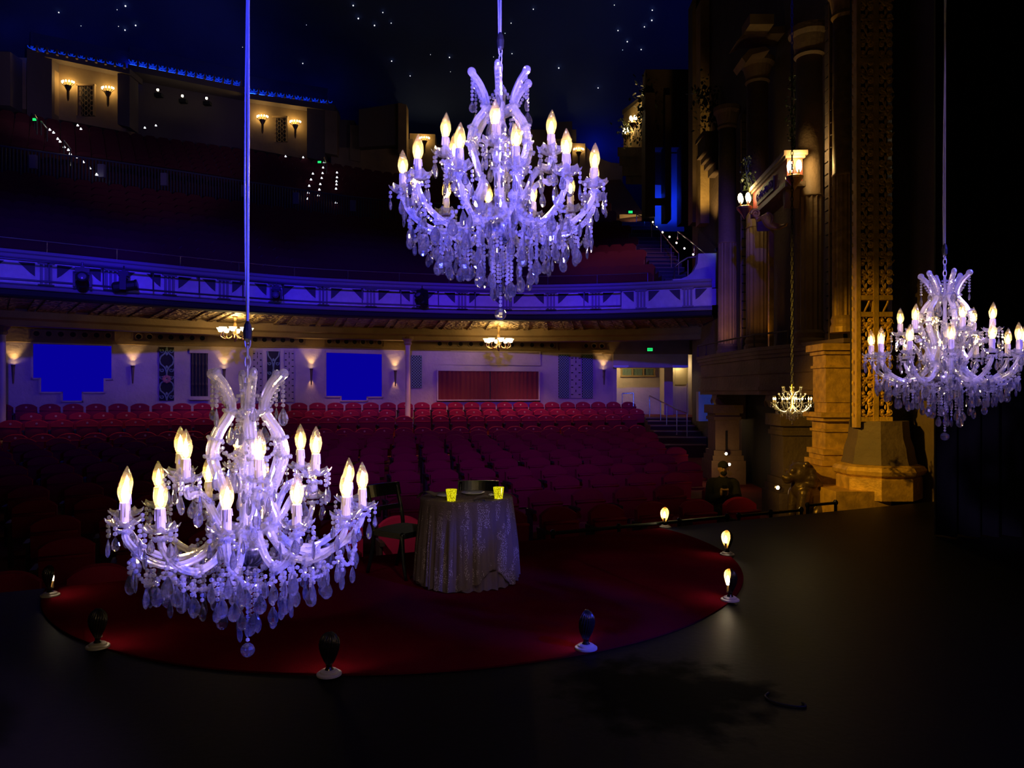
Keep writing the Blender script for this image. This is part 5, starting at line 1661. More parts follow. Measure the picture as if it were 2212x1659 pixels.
lamp('SPOT', 'column_amber', (5.62, 16.8, 2.75), (6.0, 18.0, 4.2), (1.0, 0.5, 0.1), 14, 0.05, 70, 0.9)
cbk = empty('corbel_balcony', tuple(pt(1545, 350, 22.8))); O = cbk.location
def cb(px0, px1, py0, py1, nm, Y=22.6, d=0.9):
    a, b = pt(px0, py0, Y), pt(px1, py1, Y)
    mb = MB(); mb.box(((a.x + b.x) / 2 - O.x, Y + d / 2 - O.y, (a.z + b.z) / 2 - O.z), (b.x - a.x, d, a.z - b.z)); put(nm, mb, M['stone_dark'], cbk)
cb(1518, 1562, 283, 292, 'coping'); cb(1523, 1562, 292, 318, 'parapet'); cb(1521, 1562, 318, 326, 'moulding'); cb(1530, 1562, 326, 338, 'corbel'); cb(1537, 1562, 338, 350, 'corbel'); cb(1546, 1562, 350, 366, 'corbel')
tag(cbk, 'dark corbelled balcony jutting out beside the lit pilaster', 'balcony')

# hanging ivy
M['ivy'] = mat('ivy_leaf', (0.035, 0.05, 0.018), 0.5)
def ivy(px0, py0, px1, py1, Y, n, spread, lb, seed, ls=0.10):
    rr = random.Random(seed)
    A, B = pt(px0, py0, Y), pt(px1, py1, Y)
    root = empty('hanging_ivy', tuple(B))
    mb = MB()
    for k in range(n):
        t = rr.random()
        c = A.lerp(B, t) + Vector((rr.gauss(0, spread), rr.gauss(0, spread * 0.6), rr.gauss(0, spread))) - B
        E = Matrix.Translation(c) @ Matrix.Rotation(rr.uniform(0, 6.3), 4, 'Z') @ Matrix.Rotation(rr.uniform(-1.4, 1.4), 4, 'X')
        s = ls * rr.uniform(0.6, 1.2)
        mb.add([(0, 0, s * 0.6), (s * 0.42, 0, 0.1 * s), (s * 0.22, 0.02, -0.4 * s), (0, 0.03, -0.6 * s), (-s * 0.22, 0.02, -0.4 * s), (-s * 0.42, 0, 0.1 * s)], [(0, 1, 2, 3, 4, 5)], E)
    o = put('ivy_leaves', mb, M['ivy'], root); o['kind'] = 'stuff'
    mb = MB()
    for k in range(3):
        mb.tube([A.lerp(B, u) - B + Vector((rr.gauss(0, spread * 0.5), 0, 0)) for u in (0, 0.25, 0.5, 0.75, 1)], 0.012, 5)
    put('ivy_stems', mb, M['ivy'], root)
    tag(root, lb, 'ivy', 'ivy trailing from the walls')
ivy(1522, 190, 1545, 270, 23.0, 260, 0.22, 'ivy spilling over the corbelled balcony', 1, 0.12)
ivy(1715, 170, 1720, 330, 15.2, 200, 0.08, 'ivy trailing down beside the chain above the red box balcony', 2, 0.07)
ivy(1612, 340, 1622, 430, 17.4, 160, 0.09, 'ivy trailing over the far end of the red box balcony', 3, 0.07)

# hood pediments high above
for i, (pts_, Y, lb) in enumerate((([(1590, 92), (1612, 66), (1700, 60), (1700, 74), (1616, 80)], 17.6, 'stone pediment high above the far columns'), ([(1600, 128), (1616, 110), (1650, 104), (1660, 112), (1622, 122), (1608, 140)], 17.4, 'curved stone hood under the pediment'))):
    q = [pt(px, py, Y) for px, py in pts_]
    mb = MB(); mb.prism([(v.x, v.z) for v in q], Y - 0.1, Y + 0.6)
    structure(put('trim_%d' % (6 + i), mb, M['stone']), lb)
slab(1620, 1672, 30, 52, 17.0, 0.6, 'trim_8', 'small lit ledge near the top of the side wall', 'warm_wall')

# step lights in the piers and along the loft
step_light(1568, 980, 18.4, 'round step light low on the far pier, upper one', 0.055, 'pier step lights', 'pier_light')
step_light(1575, 1003, 18.0, 'round step light low on the far pier, lower one', 0.055, 'pier step lights', 'pier_light')
step_light(1679, 1053, 13.9, 'round step light low on the dark pier by the lion', 0.055, 'pier step lights', 'pier_light')
step_light(1534, 902, 20.6, 'round step light beside the passage steps', 0.055, 'pier step lights', 'pier_light')
for px, py, Y, e in ((1560, 985, 17.9, 2.2), (1668, 1056, 13.4, 1.2), (1530, 905, 20.2, 2.0)):
    lamp('POINT', 'pier_light_glow', tuple(pt(px, py, Y)), None, (1.0, 0.62, 0.2), e * 2.2, 0.05)
# blue glow in the niche past the loft bracket
lamp('SPOT', 'niche_blue', tuple(pt(1519, 870, 21.6)), tuple(pt(1530, 852, 23.5)), (0.02, 0.10, 1.0), 60, 0.1, 80, 0.6)
slab(1509, 1560, 846, 910, 23.6, 0.3, 'wall_niche', 'plain wall behind the loft lit blue', 'plaster')
# ------------------------------------------------------------------ upper house: dome, facades, balcony tiers
def dome():
    c, rad = Vector((-3, 17, 7)), (38, 31, 18.2)
    rows = []
    for i in range(19):
        ph = R(-6 + 96 * i / 18)
        rows.append([(c.x + rad[0] * math.cos(ph) * math.cos(2 * PI * k / 72), c.y + rad[1] * math.cos(ph) * math.sin(2 * PI * k / 72), c.z + rad[2] * math.sin(ph)) for k in range(73)])
    mb = MB(); mb.sheet(rows)
    M['dome'] = mat('dome_plaster', (0.035, 0.07, 0.24), 0.9, bump=0.05, scale=0.6, var=0.3, var_scale=0.12)
    structure(put('ceiling_dome', mb, M['dome'], smooth=True), 'dark blue domed ceiling like a night sky')
    return c, rad
DC, DR = dome()
def on_dome(px, py):
    d = pt(px, py, 1.0) - Vector((0, 0, CAM_Z))
    o = Vector((0, 0, CAM_Z)) - DC
    A = sum((d[i] / DR[i]) ** 2 for i in range(3)); B = 2 * sum(d[i] * o[i] / DR[i] ** 2 for i in range(3)); C = sum((o[i] / DR[i]) ** 2 for i in range(3)) - 1
    t = (-B + math.sqrt(B * B - 4 * A * C)) / (2 * A)
    return Vector((0, 0, CAM_Z)) + d * (t * 0.996)
M['star'] = glow('star_light', (0.9, 0.9, 1.0), 1.3)
STARS = [(127, 27, 1), (271, 13, 1.3), (293, 55, 1.2), (270, 65, 1.1), (253, 21, .6), (256, 57, .6), (175, 56, .5), (654, 137, 1), (763, 12, 1.2), (774, 40, 1.3), (809, 55, 1.2), (827, 27, .9), (845, 50, .8), (846, 132, 1.1), (886, 164, .9), (971, 124, 1.1), (973, 155, .5),
         (930, 118, .5), (1152, 20, .9), (1104, 50, .8), (1106, 116, .8), (1091, 72, .6), (1207, 147, 1.2), (1292, 190, 1), (1327, 11, .7), (1409, 22, 1), (1408, 44, 1.2), (1392, 58, 1), (1335, 66, 1), (1355, 90, 1.1), (1385, 107, 1), (662, 54, .5), (524, 102, .5), (1345, 108, .5), (1066, 123, .5)]
smb = MB(); smb.ball((0, 0, 0), 0.026, 6, 4); smb = smb.mesh('star_light'); smb.materials.append(M['star'])
for i, (px, py, s) in enumerate(STARS):
    o = put('star_light', smb, None, None, tuple(on_dome(px, py)), sc=s * 1.15)
    tag(o, 'tiny white star light set in the dark domed ceiling', 'light', 'star lights in the ceiling')

UP = [(-60, 32.0), (60, 33.0), (275, 34.5), (540, 37.0), (720, 39.0), (880, 41.0), (1100, 42.0), (1340, 41.0)]
def uy(px): return interp(UP, px)
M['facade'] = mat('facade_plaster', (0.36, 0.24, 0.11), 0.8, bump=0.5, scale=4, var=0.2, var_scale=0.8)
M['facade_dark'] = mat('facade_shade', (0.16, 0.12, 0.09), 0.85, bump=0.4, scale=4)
M['roof_tile'] = mat('roof_tile', (0.22, 0.16, 0.14), 0.7)
def fquad(mb, px0, px1, t0, t1, b0, b1, depth=0.8, fwd=0.0):
    """a facade block: front face given by its corners in the picture, at the depth of the rear facade less fwd"""
    Y0, Y1 = uy(px0) - fwd, uy(px1) - fwd
    q = [pt(px0, b0, Y0), pt(px1, b1, Y1), pt(px1, t1, Y1), pt(px0, t0, Y0)]
    r = [v + Vector((0, depth, 0)) for v in q]
    mb.add([tuple(v) for v in q + r], [(0, 1, 2, 3), (5, 4, 7, 6), (3, 2, 6, 7), (1, 0, 4, 5), (0, 3, 7, 4), (2, 1, 5, 6)])
    return mb
def facade(name, lb, items):
    root = empty(name); structure(root, lb)
    for nm, m, args, kw in items:
        mb = MB(); fquad(mb, *args, **kw); put(nm, mb, M[m], root)
    return root
f1 = facade('wall_facade_1', 'lit pavilion wall with two torch lamps below a tiled roof', [
    ('wall_face', 'facade', (112, 272, 120, 152, 255, 285), {}), ('cornice', 'facade_dark', (96, 280, 110, 148, 122, 160), {'fwd': 0.5, 'depth': 1.2}),
    ('pier', 'facade_dark', (58, 112, 105, 118, 262, 268), {'fwd': 0.4}), ('pier', 'facade_dark', (254, 280, 158, 163, 268, 275), {'fwd': 0.4}), ('pilaster', 'facade', (112, 118, 150, 151, 245, 246), {'fwd': 0.25}),
    ('pier', 'facade', (-30, 58, 120, 125, 228, 236), {'fwd': -0.2}), ('pier', 'facade_dark', (-30, 22, 110, 112, 225, 228), {'fwd': 0.5})])
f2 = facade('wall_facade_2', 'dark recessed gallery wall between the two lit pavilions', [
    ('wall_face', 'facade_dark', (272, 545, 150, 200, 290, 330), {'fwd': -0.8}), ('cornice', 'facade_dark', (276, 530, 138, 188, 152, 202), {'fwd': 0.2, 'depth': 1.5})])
f3 = facade('wall_facade_3', 'second lit pavilion wall with two torch lamps below a tiled roof', [
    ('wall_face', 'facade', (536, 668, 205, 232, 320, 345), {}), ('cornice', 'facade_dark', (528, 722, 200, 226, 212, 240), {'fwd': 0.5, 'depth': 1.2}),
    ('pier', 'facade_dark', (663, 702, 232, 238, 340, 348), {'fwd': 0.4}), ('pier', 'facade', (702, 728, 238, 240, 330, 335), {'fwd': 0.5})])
f4 = facade('wall_facade_4', 'plain dark blocks stepping down beside the pavilions', [
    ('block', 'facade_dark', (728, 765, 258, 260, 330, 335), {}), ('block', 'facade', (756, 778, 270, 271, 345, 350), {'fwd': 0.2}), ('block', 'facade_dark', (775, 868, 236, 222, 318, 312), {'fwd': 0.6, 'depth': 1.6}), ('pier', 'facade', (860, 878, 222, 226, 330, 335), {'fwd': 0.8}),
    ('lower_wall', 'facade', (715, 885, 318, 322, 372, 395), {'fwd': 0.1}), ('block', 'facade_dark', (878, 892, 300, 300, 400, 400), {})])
f5 = facade('wall_facade_5', 'low wall with a lit corner lamp behind the high chandelier', [
    ('wall_face', 'facade', (885, 940, 288, 290, 415, 415), {}), ('wall_face', 'facade_dark', (940, 1075, 312, 306, 425, 425), {'fwd': -0.3}), ('wall_face', 'facade', (1070, 1110, 290, 290, 425, 425), {'fwd': 0.1}),
    ('wall_face', 'facade_dark', (1105, 1245, 280, 280, 425, 425), {}), ('gable', 'facade_dark', (1190, 1236, 264, 262, 300, 300), {'fwd': 0.4}), ('wall_face', 'facade', (1236, 1264, 309, 310, 425, 425), {'fwd': 0.15})])
# swept wall going down to the corner tower
mb = MB()
top = [(1262, 312), (1275, 326), (1290, 338), (1305, 346), (1320, 351), (1345, 354)]
for (a0, t0), (a1, t1) in zip(top, top[1:]):
    fquad(mb, a0, a1, t0, t1, 425, 425)
put('swept_wall', mb, M['facade'], f5)
# lattice windows in the pavilions
for i, (px0, px1, py0, py1, lb) in enumerate(((168, 204, 184, 250, 'dark lattice window between the torch lamps of the first pavilion'), (587, 620, 253, 306, 'dark lattice window between the torch lamps of the second pavilion'))):
    c = (px0 + px1) / 2; Y = uy(c) - 0.12
    a, b = pt(px0, py0, Y), pt(px1, py1, Y)
    root = empty('pavilion_window', ((a.x + b.x) / 2, Y, b.z))
    H, W_ = a.z - b.z, b.x - a.x
    mb = MB(); mb.box((0, 0.06, H / 2), (W_, 0.05, H)); put('backing', mb, M['dark_hole'], root)
    mb = MB(); mb.box((-W_ / 2, 0, H / 2), (0.07, 0.14, H)); mb.box((W_ / 2, 0, H / 2), (0.07, 0.14, H)); mb.box((0, 0, H), (W_ + 0.1, 0.14, 0.08)); put('window_frame', mb, M['facade'], root)
    mb = MB()
    for r_ in range(6):
        for c_ in range(3):
            x, z = -W_ / 2 + (c_ + 0.5) * W_ / 3, (r_ + 0.5) * H / 6
            mb.tube([(x + 0.10 * math.cos(t), 0, z + 0.12 * math.sin(t)) for t in [2 * PI * j / 6 for j in range(7)]], 0.016, 4)
    o = put('lattice', mb, M['facade'], root); o['kind'] = 'stuff'
    tag(root, lb, 'window', 'lattice windows of the pavilions')

# tiled roof edges: each tile a hollow half-round, its mouth to the stage
tile = MB()
rows = []
for y, dz in ((0.0, 0.0), (0.9, 0.28)):
    rows.append([(0.105 * math.cos(PI + PI * k / 8), y, 0.105 * math.sin(PI + PI * k / 8) + 0.105 + dz) for k in range(9)])
tile.sheet(rows)
rows2 = [[(x * 0.82, y, z + 0.012) for x, y, z in r] for r in rows]
tile.sheet(rows2[::-1])
tile.sheet([rows[0], rows2[0]])
tile = tile.mesh('roof_tile'); tile.materials.append(M['roof_tile'])
ridge = MB(); ridge.box((0, 0.3, 0.06), (0.09, 0.7, 0.24)); ridge = ridge.mesh('ridge_tile'); ridge.materials.append(M['roof_tile'])
rim_glow = MB(); rim_glow.tube([(0.10 * math.cos(PI + PI * k / 8), -0.02, 0.10 * math.sin(PI + PI * k / 8) + 0.11) for k in range(9)], 0.022, 5); rim_glow = rim_glow.mesh('rim_glow_arc'); M['rim_glow_blue'] = glow('tile_rim_glow', (0.004, 0.05, 1.0), 0.45); rim_glow.materials.append(M['rim_glow_blue'])  # added glowing arcs stand in for blue light on the tile rims
def tiled(px0, py0, px1, py1, n, root, fwd=0.6):
    Y0, Y1 = uy(px0) - fwd, uy(px1) - fwd
    A, B = pt(px0, py0, Y0), pt(px1, py1, Y1)
    an = math.atan2(B.y - A.y, B.x - A.x)
    for k in range(n):
        p = A.lerp(B, (k + 0.5) / n)
        if k % 3 == 2: put('ridge_tile', ridge, None, root, tuple(p), (0, 0, an))
        else:
            rt = put('roof_tile', tile, None, root, tuple(p), (0, 0, an)); put('rim_glow_arc', rim_glow, None, rt)
def cove(px0, py0, px1, py1, root, fwd=0.6):
    Y0, Y1 = uy(px0) - fwd, uy(px1) - fwd
    A, B = pt(px0, py0, Y0), pt(px1, py1, Y1)
    d = (B - A).normalized(); n_ = Vector((-d.y, d.x, 0)).normalized()
    mb = MB(); mb.tube([A + n_ * 0.62 + Vector((0, 0, 0.12)), B + n_ * 0.62 + Vector((0, 0, 0.12))], 0.03, 6); put('cove_led_strip', mb, M['cove_led'], root)
    mb = MB(); mb.sheet([[tuple(A + n_ * 1.0 + Vector((0, 0, z))) for z in (-0.05, 0.3, 0.7, 1.15)], [tuple(B + n_ * 1.0 + Vector((0, 0, z))) for z in (-0.05, 0.3, 0.7, 1.15)]]); put('glow_catch_sheet', mb, M['dome'], root)  # sheet in dome colour, added behind the tiles to catch the blue glow
M['cove_led'] = glow('cove_led', (0.006, 0.045, 1.0), 22.0)
cove(56, 104, 276, 146, f1); cove(280, 134, 526, 183, f2, 0.4); cove(540, 197, 720, 224, f3)
tiled(62, 104, 272, 145, 30, f1); tiled(280, 134, 524, 182, 36, f2, 0.4); tiled(542, 197, 716, 223, 28, f3)

# torch lamps
M['torch_bulb'] = glow('torch_bulb', (1.0, 0.72, 0.30), 16.0)
def torch(px, py, lb, e=9.0, fwd=0.30, Y=None, s=1.0):
    Y = (uy(px) if Y is None else Y) - fwd
    p = pt(px, py, Y)
    root = empty('torch_lamp', (p.x, p.y, p.z - 0.75)); root.scale = (s, s, s)
    mb = MB(); mb.lathe([(0.02, 0.0), (0.05, 0.1), (0.06, 0.45), (0.14, 0.62), (0.15, 0.68), (0.10, 0.68)], 12); put('torch_stem', mb, M['sconce_metal'], root)
    for k in range(7):
        a = PI + PI * k / 6
        x, y = 0.26 * math.cos(a), 0.16 * math.sin(a)
        mb = MB(); mb.tube([(x * 0.4, y * 0.4, 0.62), (x, y, 0.74), (x, y, 0.80)], 0.012, 5); put('arm', mb, M['sconce_metal'], root)
        mb = MB(); mb.ball((x, y, 0.84), 0.036, 6, 4, None, (1, 1, 1.5)); put('bulb', mb, M['torch_bulb'], root)
    d = bpy.data.lights.new('torch_light', 'POINT'); d.color = (1.0, 0.66, 0.22); d.energy = e * 0.8; d.shadow_soft_size = 0.10
    lo = bpy.data.objects.new('torch_light', d); COL.objects.link(lo); lo.parent = root; lo.location = (0, 0.10, 0.90)
    tag(root, lb, 'wall lamp', 'torch lamps of the upper walls')
torch(147, 182, 'torch lamp of small bulbs on the first pavilion, end by the balcony stairs', 16)
torch(233, 195, 'torch lamp of small bulbs on the first pavilion, end by the dark gallery', 16)
torch(567, 256, 'torch lamp of small bulbs on the second pavilion beside the chandelier cable', 16)
torch(638, 267, 'torch lamp of small bulbs on the second pavilion, end by the dark pier', 16)
torch(917, 302, 'torch lamp on the low corner wall beside the high chandelier', 14)
torch(1090, 312, 'torch lamp glimpsed through the cage of the high chandelier', 12)
torch(1250, 326, 'torch lamp at the top of the swept wall', 12)
# gallery lanterns
M['lantern_white'] = glow('gallery_lantern', (1.0, 0.86, 0.6), 9.0)
for px, py, lb in ((343, 196, 'small hooded lantern on the dark gallery wall, nearest the first pavilion'), (396, 209, 'small hooded lantern in the middle of the dark gallery wall'), (448, 214, 'small hooded lantern on the dark gallery wall above the red ledge')):
    p = pt(px, py, uy(px) - 0.3)
    root = empty('gallery_lantern', tuple(p))
    mb = MB(); mb.box((0, 0, -0.22), (0.34, 0.25, 0.16)); put('hood', mb, M['black'], root)
    mb = MB(); mb.ball((0, -0.1, 0.0), 0.06, 8, 5); put('lamp', mb, M['lantern_white'], root)
    mb = MB(); mb.tube([(0, 0, -0.14), (0, 0, 0.1), (0, 0.25, 0.14)], 0.015, 5); put('bracket', mb, M['black'], root)
    d = bpy.data.lights.new('gallery_light', 'SPOT'); d.color = (1.0, 0.72, 0.35); d.energy = 14; d.spot_size = R(50); d.spot_blend = 0.8; d.shadow_soft_size = 0.05
    lo = bpy.data.objects.new('gallery_light', d); COL.objects.link(lo); lo.parent = root; lo.location = (0, 0.3, -0.32); lo.rotation_euler = (R(-4), 0, 0)
    tag(root, lb, 'wall lamp', 'lanterns of the upper gallery')

# blue cove lighting behind the parapets
for px, py, e in ((20, 85, 130), (110, 95, 170), (210, 115, 170), (330, 128, 170), (430, 150, 170), (520, 165, 140), (600, 192, 170), (690, 205, 170), (820, 212, 90), (1225, 245, 120), (1285, 322, 60), (1325, 342, 60)):
    Y = uy(px) + 1.3
    p = pt(px, py + 16, Y)
    lamp('POINT', 'cove_blue', (p.x, p.y, p.z + 0.25), None, (0.015, 0.06, 1.0), e * (0.16 if px > 800 else 0.012), 0.2)
lamp('POINT', 'cove_blue', tuple(pt(1440, 190, 33.0)), None, (0.015, 0.06, 1.0), 60, 0.3)

# raked upper seating
FAC = Curve([(-26.0, 29.0), (-22.0, 31.5), (-17.9, 34.5), (-13.1, 37.0), (-9.4, 39.0), (-5.8, 41.0), (-0.2, 42.0), (6.0, 41.0)])
M['tier'] = mat('tier_carpet', (0.05, 0.010, 0.012), 0.95)
def tierp(u, t):
    a, _ = BAL.at(BAL.len * u); b, _ = FAC.at(FAC.len * u)
    p = a.lerp(b, 0.02 + 0.98 * t)
    return Vector((p.x, p.y, 4.75 + 9.3 * t))
mb = MB(); mb.sheet([[tuple(tierp(i / 60, j / 24) - Vector((0, 0, 0.55))) for j in range(25)] for i in range(61)])
structure(put('floor_balcony', mb, M['tier']), 'steep raked floor of the balcony')
mb = MB()
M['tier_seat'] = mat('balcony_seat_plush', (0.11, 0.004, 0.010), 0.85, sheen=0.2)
for j in range(21):
    t = 0.035 + j * 0.0425
    if 0.43 < t < 0.50: continue
    n = 66
    for i in range(n):
        u = (i + 0.5 * (j % 2)) / n
        p = tierp(u, t); q = tierp(u + 0.002, t)
        px = 1106 + FOC * p.x / p.y
        if px < -20 or px > 1424 - 190 * t: continue
        an = math.atan2(q.y - p.y, q.x - p.x)
        T = Matrix.Translation(p) @ Matrix.Rotation(an, 4, 'Z')
        mb.add([(-0.24, 0, -0.5), (0.24, 0, -0.5), (0.25, 0, 0.12), (0.15, 0, 0.22), (-0.15, 0, 0.22), (-0.25, 0, 0.12), (-0.24, 0.12, -0.5), (0.24, 0.12, -0.5), (0.25, 0.12, 0.12), (0.15, 0.12, 0.22), (-0.15, 0.12, 0.22), (-0.25, 0.12, 0.12)],
               [(0, 1, 2, 3, 4, 5), (11, 10, 9, 8, 7, 6), (0, 5, 11, 6), (5, 4, 10, 11), (4, 3, 9, 10), (3, 2, 8, 9), (2, 1, 7, 8)], T)
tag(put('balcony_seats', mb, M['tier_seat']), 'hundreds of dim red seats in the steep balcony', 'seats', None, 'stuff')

# cross-aisle railing
M['rail_dark'] = mat('cross_rail', (0.07, 0.07, 0.09), 0.5)
rl = empty('balcony_railing', tuple(tierp(0.4, 0.465)))
O = rl.location
P = [tierp(i / 80, 0.465) + Vector((0, 0, 0.75)) - O for i in range(8, 66)]
mb = MB(); mb.tube(P, 0.035, 6); put('top_bar', mb, M['rail_dark'], rl)
mb = MB()
for i in range(0, 230):
    p = tierp(0.1 + 0.72 * i / 230, 0.465) - O
    mb.box((p.x, p.y, p.z + 0.30), (0.04, 0.04, 0.9))
o = put('balusters', mb, M['rail_dark'], rl); o['kind'] = 'stuff'
for px in (78, 228, 357, 530, 640, 760):
    best = min(range(200), key=lambda i: abs(1106 + FOC * tierp(i / 200, 0.465).x / tierp(i / 200, 0.465).y - px))
    p = tierp(best / 200, 0.465) - O
    mb = MB(); mb.box((p.x, p.y - 0.1, p.z + 0.35), (0.22, 0.12, 0.45)); put('panel_box', mb, M['balcony_trim'], rl)
tag(rl, 'long dark railing with close balusters across the balcony', 'railing')
mb = MB(); mb.tube([tuple(BAL.frame_at(BAL.len * k / 80) @ Vector((0, 0.15, 5.42))) for k in range(6, 76)], 0.014, 5)
o = empty('safety_rail', tuple(BAL.frame_at(BAL.len * 0.5) @ Vector((0, 0.15, 5.1))))
m2 = MB(); m2.add(mb.v, mb.f, Matrix.Translation(-o.location)); put('rail', m2, M['rail_metal'], o)
for k in range(7, 76, 4):
    p = BAL.frame_at(BAL.len * k / 80) @ Vector((0, 0.15, 5.1)) - o.location
    mb = MB(); mb.tube([p, p + Vector((0, 0, 0.32))], 0.012, 5); put('post', mb, M['rail_metal'], o)
tag(o, 'thin safety rail above the balcony front', 'railing')

def tier_at(px, py):
    """the point of the raked balcony floor seen at (px, py)"""
    best = None
    for j in range(0, 101):
        t = j / 100
        lo, hi = 0.0, 1.0
        for _ in range(14):
            m_ = (lo + hi) / 2
            q = tierp(m_, t)
            if 1106 + FOC * q.x / q.y < px: lo = m_
            else: hi = m_
        q = tierp(lo, t) + Vector((0, 0, 0.28))
        e_ = abs(HORIZ - (q.z - CAM_Z) * FOC / q.y - py)
        if best is None or e_ < best[0]: best = (e_, q)
    return best[1]
# stair lights in the balcony
M['led_small'] = glow('stair_led', (0.9, 0.92, 1.0), 2.2)
ledm = MB(); ledm.box((0, 0, 0), (0.14, 0.05, 0.045)); ledm.ball((0, -0.02, 0.06), 0.045, 6, 4); ledm = ledm.mesh('stair_light'); ledm.materials.append(M['led_small'])
LED = [(108, 282, 33), (116, 288, 32.5), (125, 300, 32), (130, 306, 31.5), (139, 318, 31), (148, 326, 30.5), (152, 334, 30), (165, 341, 29.5), (180, 352, 29), (194, 364, 28.4), (209, 379, 27.8), (168, 271, 33.5), (175, 280, 33), (313, 277, 34), (337, 270, 34.4)]
LED2 = [(700, 352, 36.5), (698, 362, 35.8), (697, 374, 35), (695, 386, 34.3), (692, 398, 33.4), (690, 410, 32.5), (688, 424, 31.5), (728, 374, 35.2), (728, 384, 34.6), (727, 392, 34), (727, 400, 33.4), (726, 408, 32.8), (726, 438, 31), (676, 376, 35), (672, 388, 34.2), (668, 402, 33.2), (666, 416, 32.2), (665, 430, 31.2), (617, 338, 36.6), (655, 340, 37)]
for L_, lb in ((LED, 'small white stair light on the balcony stairs below the first pavilion'), (LED2, 'small white stair light on the balcony stairs below the second pavilion')):
    for px, py, Y in L_:
        o = put('stair_light', ledm, None, None, tuple(tier_at(px, py)), sc=0.62)
        tag(o, lb, 'light', 'balcony stair lights')
for (a, b, lb) in (((75, 248, 33.5), (80, 258, 33.2), 'short bright handrail end beside the farthest exit sign'), ((89, 262, 32.8), (102, 278, 31.8), 'bright handrail on the balcony stairs below the first pavilion'), ((138, 304, 31), (152, 322, 30), 'bright lower handrail on the balcony stairs below the first pavilion'), ((700, 340, 36.8), (705, 352, 36.2), 'bright handrail end on the stairs below the second pavilion')):
    A, B = pt(a[0], a[1], tier_at(a[0], a[1] + 14).y - 0.4), pt(b[0], b[1], tier_at(b[0], b[1] + 14).y - 0.4)
    h = handrail([A, B], [(A, A.z - 0.8), (B, B.z - 0.8)], lb, tuple(B - Vector((0, 0, 0.8))), 0.03)
    lamp('POINT', 'stair_glow', tuple((A + B) / 2 + Vector((0.2, -0.5, 0.3))), None, (0.9, 0.92, 1.0), 2.0, 0.05)
exit_sign(75, 258, tier_at(75, 262).y - 0.5, 0.8, 'small green exit sign at the far balcony stairs', False)
exit_sign(690, 350, 36.0, 0.8, 'small green exit sign beside the stairs below the second pavilion', False)

# ------------------------------------------------------------------ balcony end: stairs, landing, corner tower
M['stair_dark'] = mat('stair_dark', (0.03, 0.028, 0.035), 0.6)
bs = empty('balcony_stairs', tuple(pt(1420, 615, 23.5))); O = bs.location
NS = 16
for i in range(NS):
    t = i / (NS - 1)
    Y = 23.8 + 8.0 * t
    L0 = pt(1432 - 100 * t, 0, Y).x; R0 = pt(1470 - 75 * t, 0, Y).x + 0.3
    z = pt(0, 606 - 122 * t, Y).z
    mb = MB(); mb.box(((L0 + R0) / 2 - O.x, Y - O.y, z - 0.2 - O.z), (R0 - L0, 0.62, 0.4)); put('tread', mb, M['stair_dark'], bs)
    mb = MB(); mb.box(((L0 + R0) / 2 - O.x, Y - 0.31 - O.y, z - O.z), (R0 - L0, 0.03, 0.03)); put('nosing', mb, M['rail_dark'], bs)
tag(bs, 'steep dark flight of stairs at the end of the balcony', 'stairs')
P = [pt(1375, 463, 32), pt(1392, 470, 31), pt(1408, 482, 29.5), pt(1428, 502, 27.5), pt(1450, 530, 25.5), pt(1466, 548, 24.5)]
handrail(P, [(p, p.z - 0.9) for p in P], 'metal handrail following the steep balcony stairs', tuple(P[-1] - Vector((0, 0, 0.9))), 0.022)
P = [pt(1464, 500, 26.5), pt(1500, 528, 24.5), pt(1525, 549, 23.2)]
handrail(P, [(p, p.z - 0.3) for p in P], 'metal handrail fixed along the side wall above the curved parapet', tuple(P[-1] - Vector((0, 0, 0.3))), 0.022)
for i, (px, py, Y) in enumerate(((1410, 480, 29.5), (1418, 491, 28.6), (1431, 502, 27.6), (1446, 512, 26.6), (1461, 525, 25.6), (1478, 537, 24.6), (1497, 550, 23.8))):
    step_light(px, py, Y, 'round wall light beside the steep balcony stairs, %s from the top' % ordinal(i + 1), 0.05, 'wall lights of the balcony stairs', 'stair_wall_light')
slab(1400, 1560, 380, 620, 33.0, 0.3, 'wall_stair', 'dark wall behind the steep balcony stairs', 'facade_dark')
# curved end parapet
q = [(1452, 622), (1452, 604), (1470, 603), (1485, 597), (1497, 586), (1505, 570), (1507, 549), (1546, 548), (1546, 622)]
q = [pt(px, py, 22.9) for px, py in q]
mb = MB(); mb.prism([(v.x, v.z) for v in q], 22.8, 23.1); structure(put('wall_parapet', mb, M['balcony']), 'curved end parapet of the balcony')
P = [pt(1456, 604, 23.0), pt(1457, 578, 23.2), pt(1467, 568, 23.2), pt(1485, 557, 23.2), pt(1507, 554, 23.2)]
handrail(P, [(P[0], P[0].z - 0.02), (pt(1486, 562, 23.2), pt(1486, 600, 23.2).z)], 'bright curved rail above the curved end parapet', tuple(P[0]), 0.028)
# landing opening lit wood
slab(1338, 1402, 463, 482, 33.6, 0.3, 'wall_landing', 'lit timber wall at the head of the balcony stairs', 'warm_wall')
lamp('SPOT', 'landing_lamp', tuple(pt(1370, 458, 32.6)), tuple(pt(1370, 475, 33.6)), (1.0, 0.72, 0.34), 26, 0.1, 110, 0.8)
exit_sign(1362, 458, 32.4, 0.85, 'green exit sign over the lit landing at the head of the balcony stairs', False)
exit_sign(1394, 398, 31.4, 0.7, 'small green exit sign under the corner tower corbel', False)
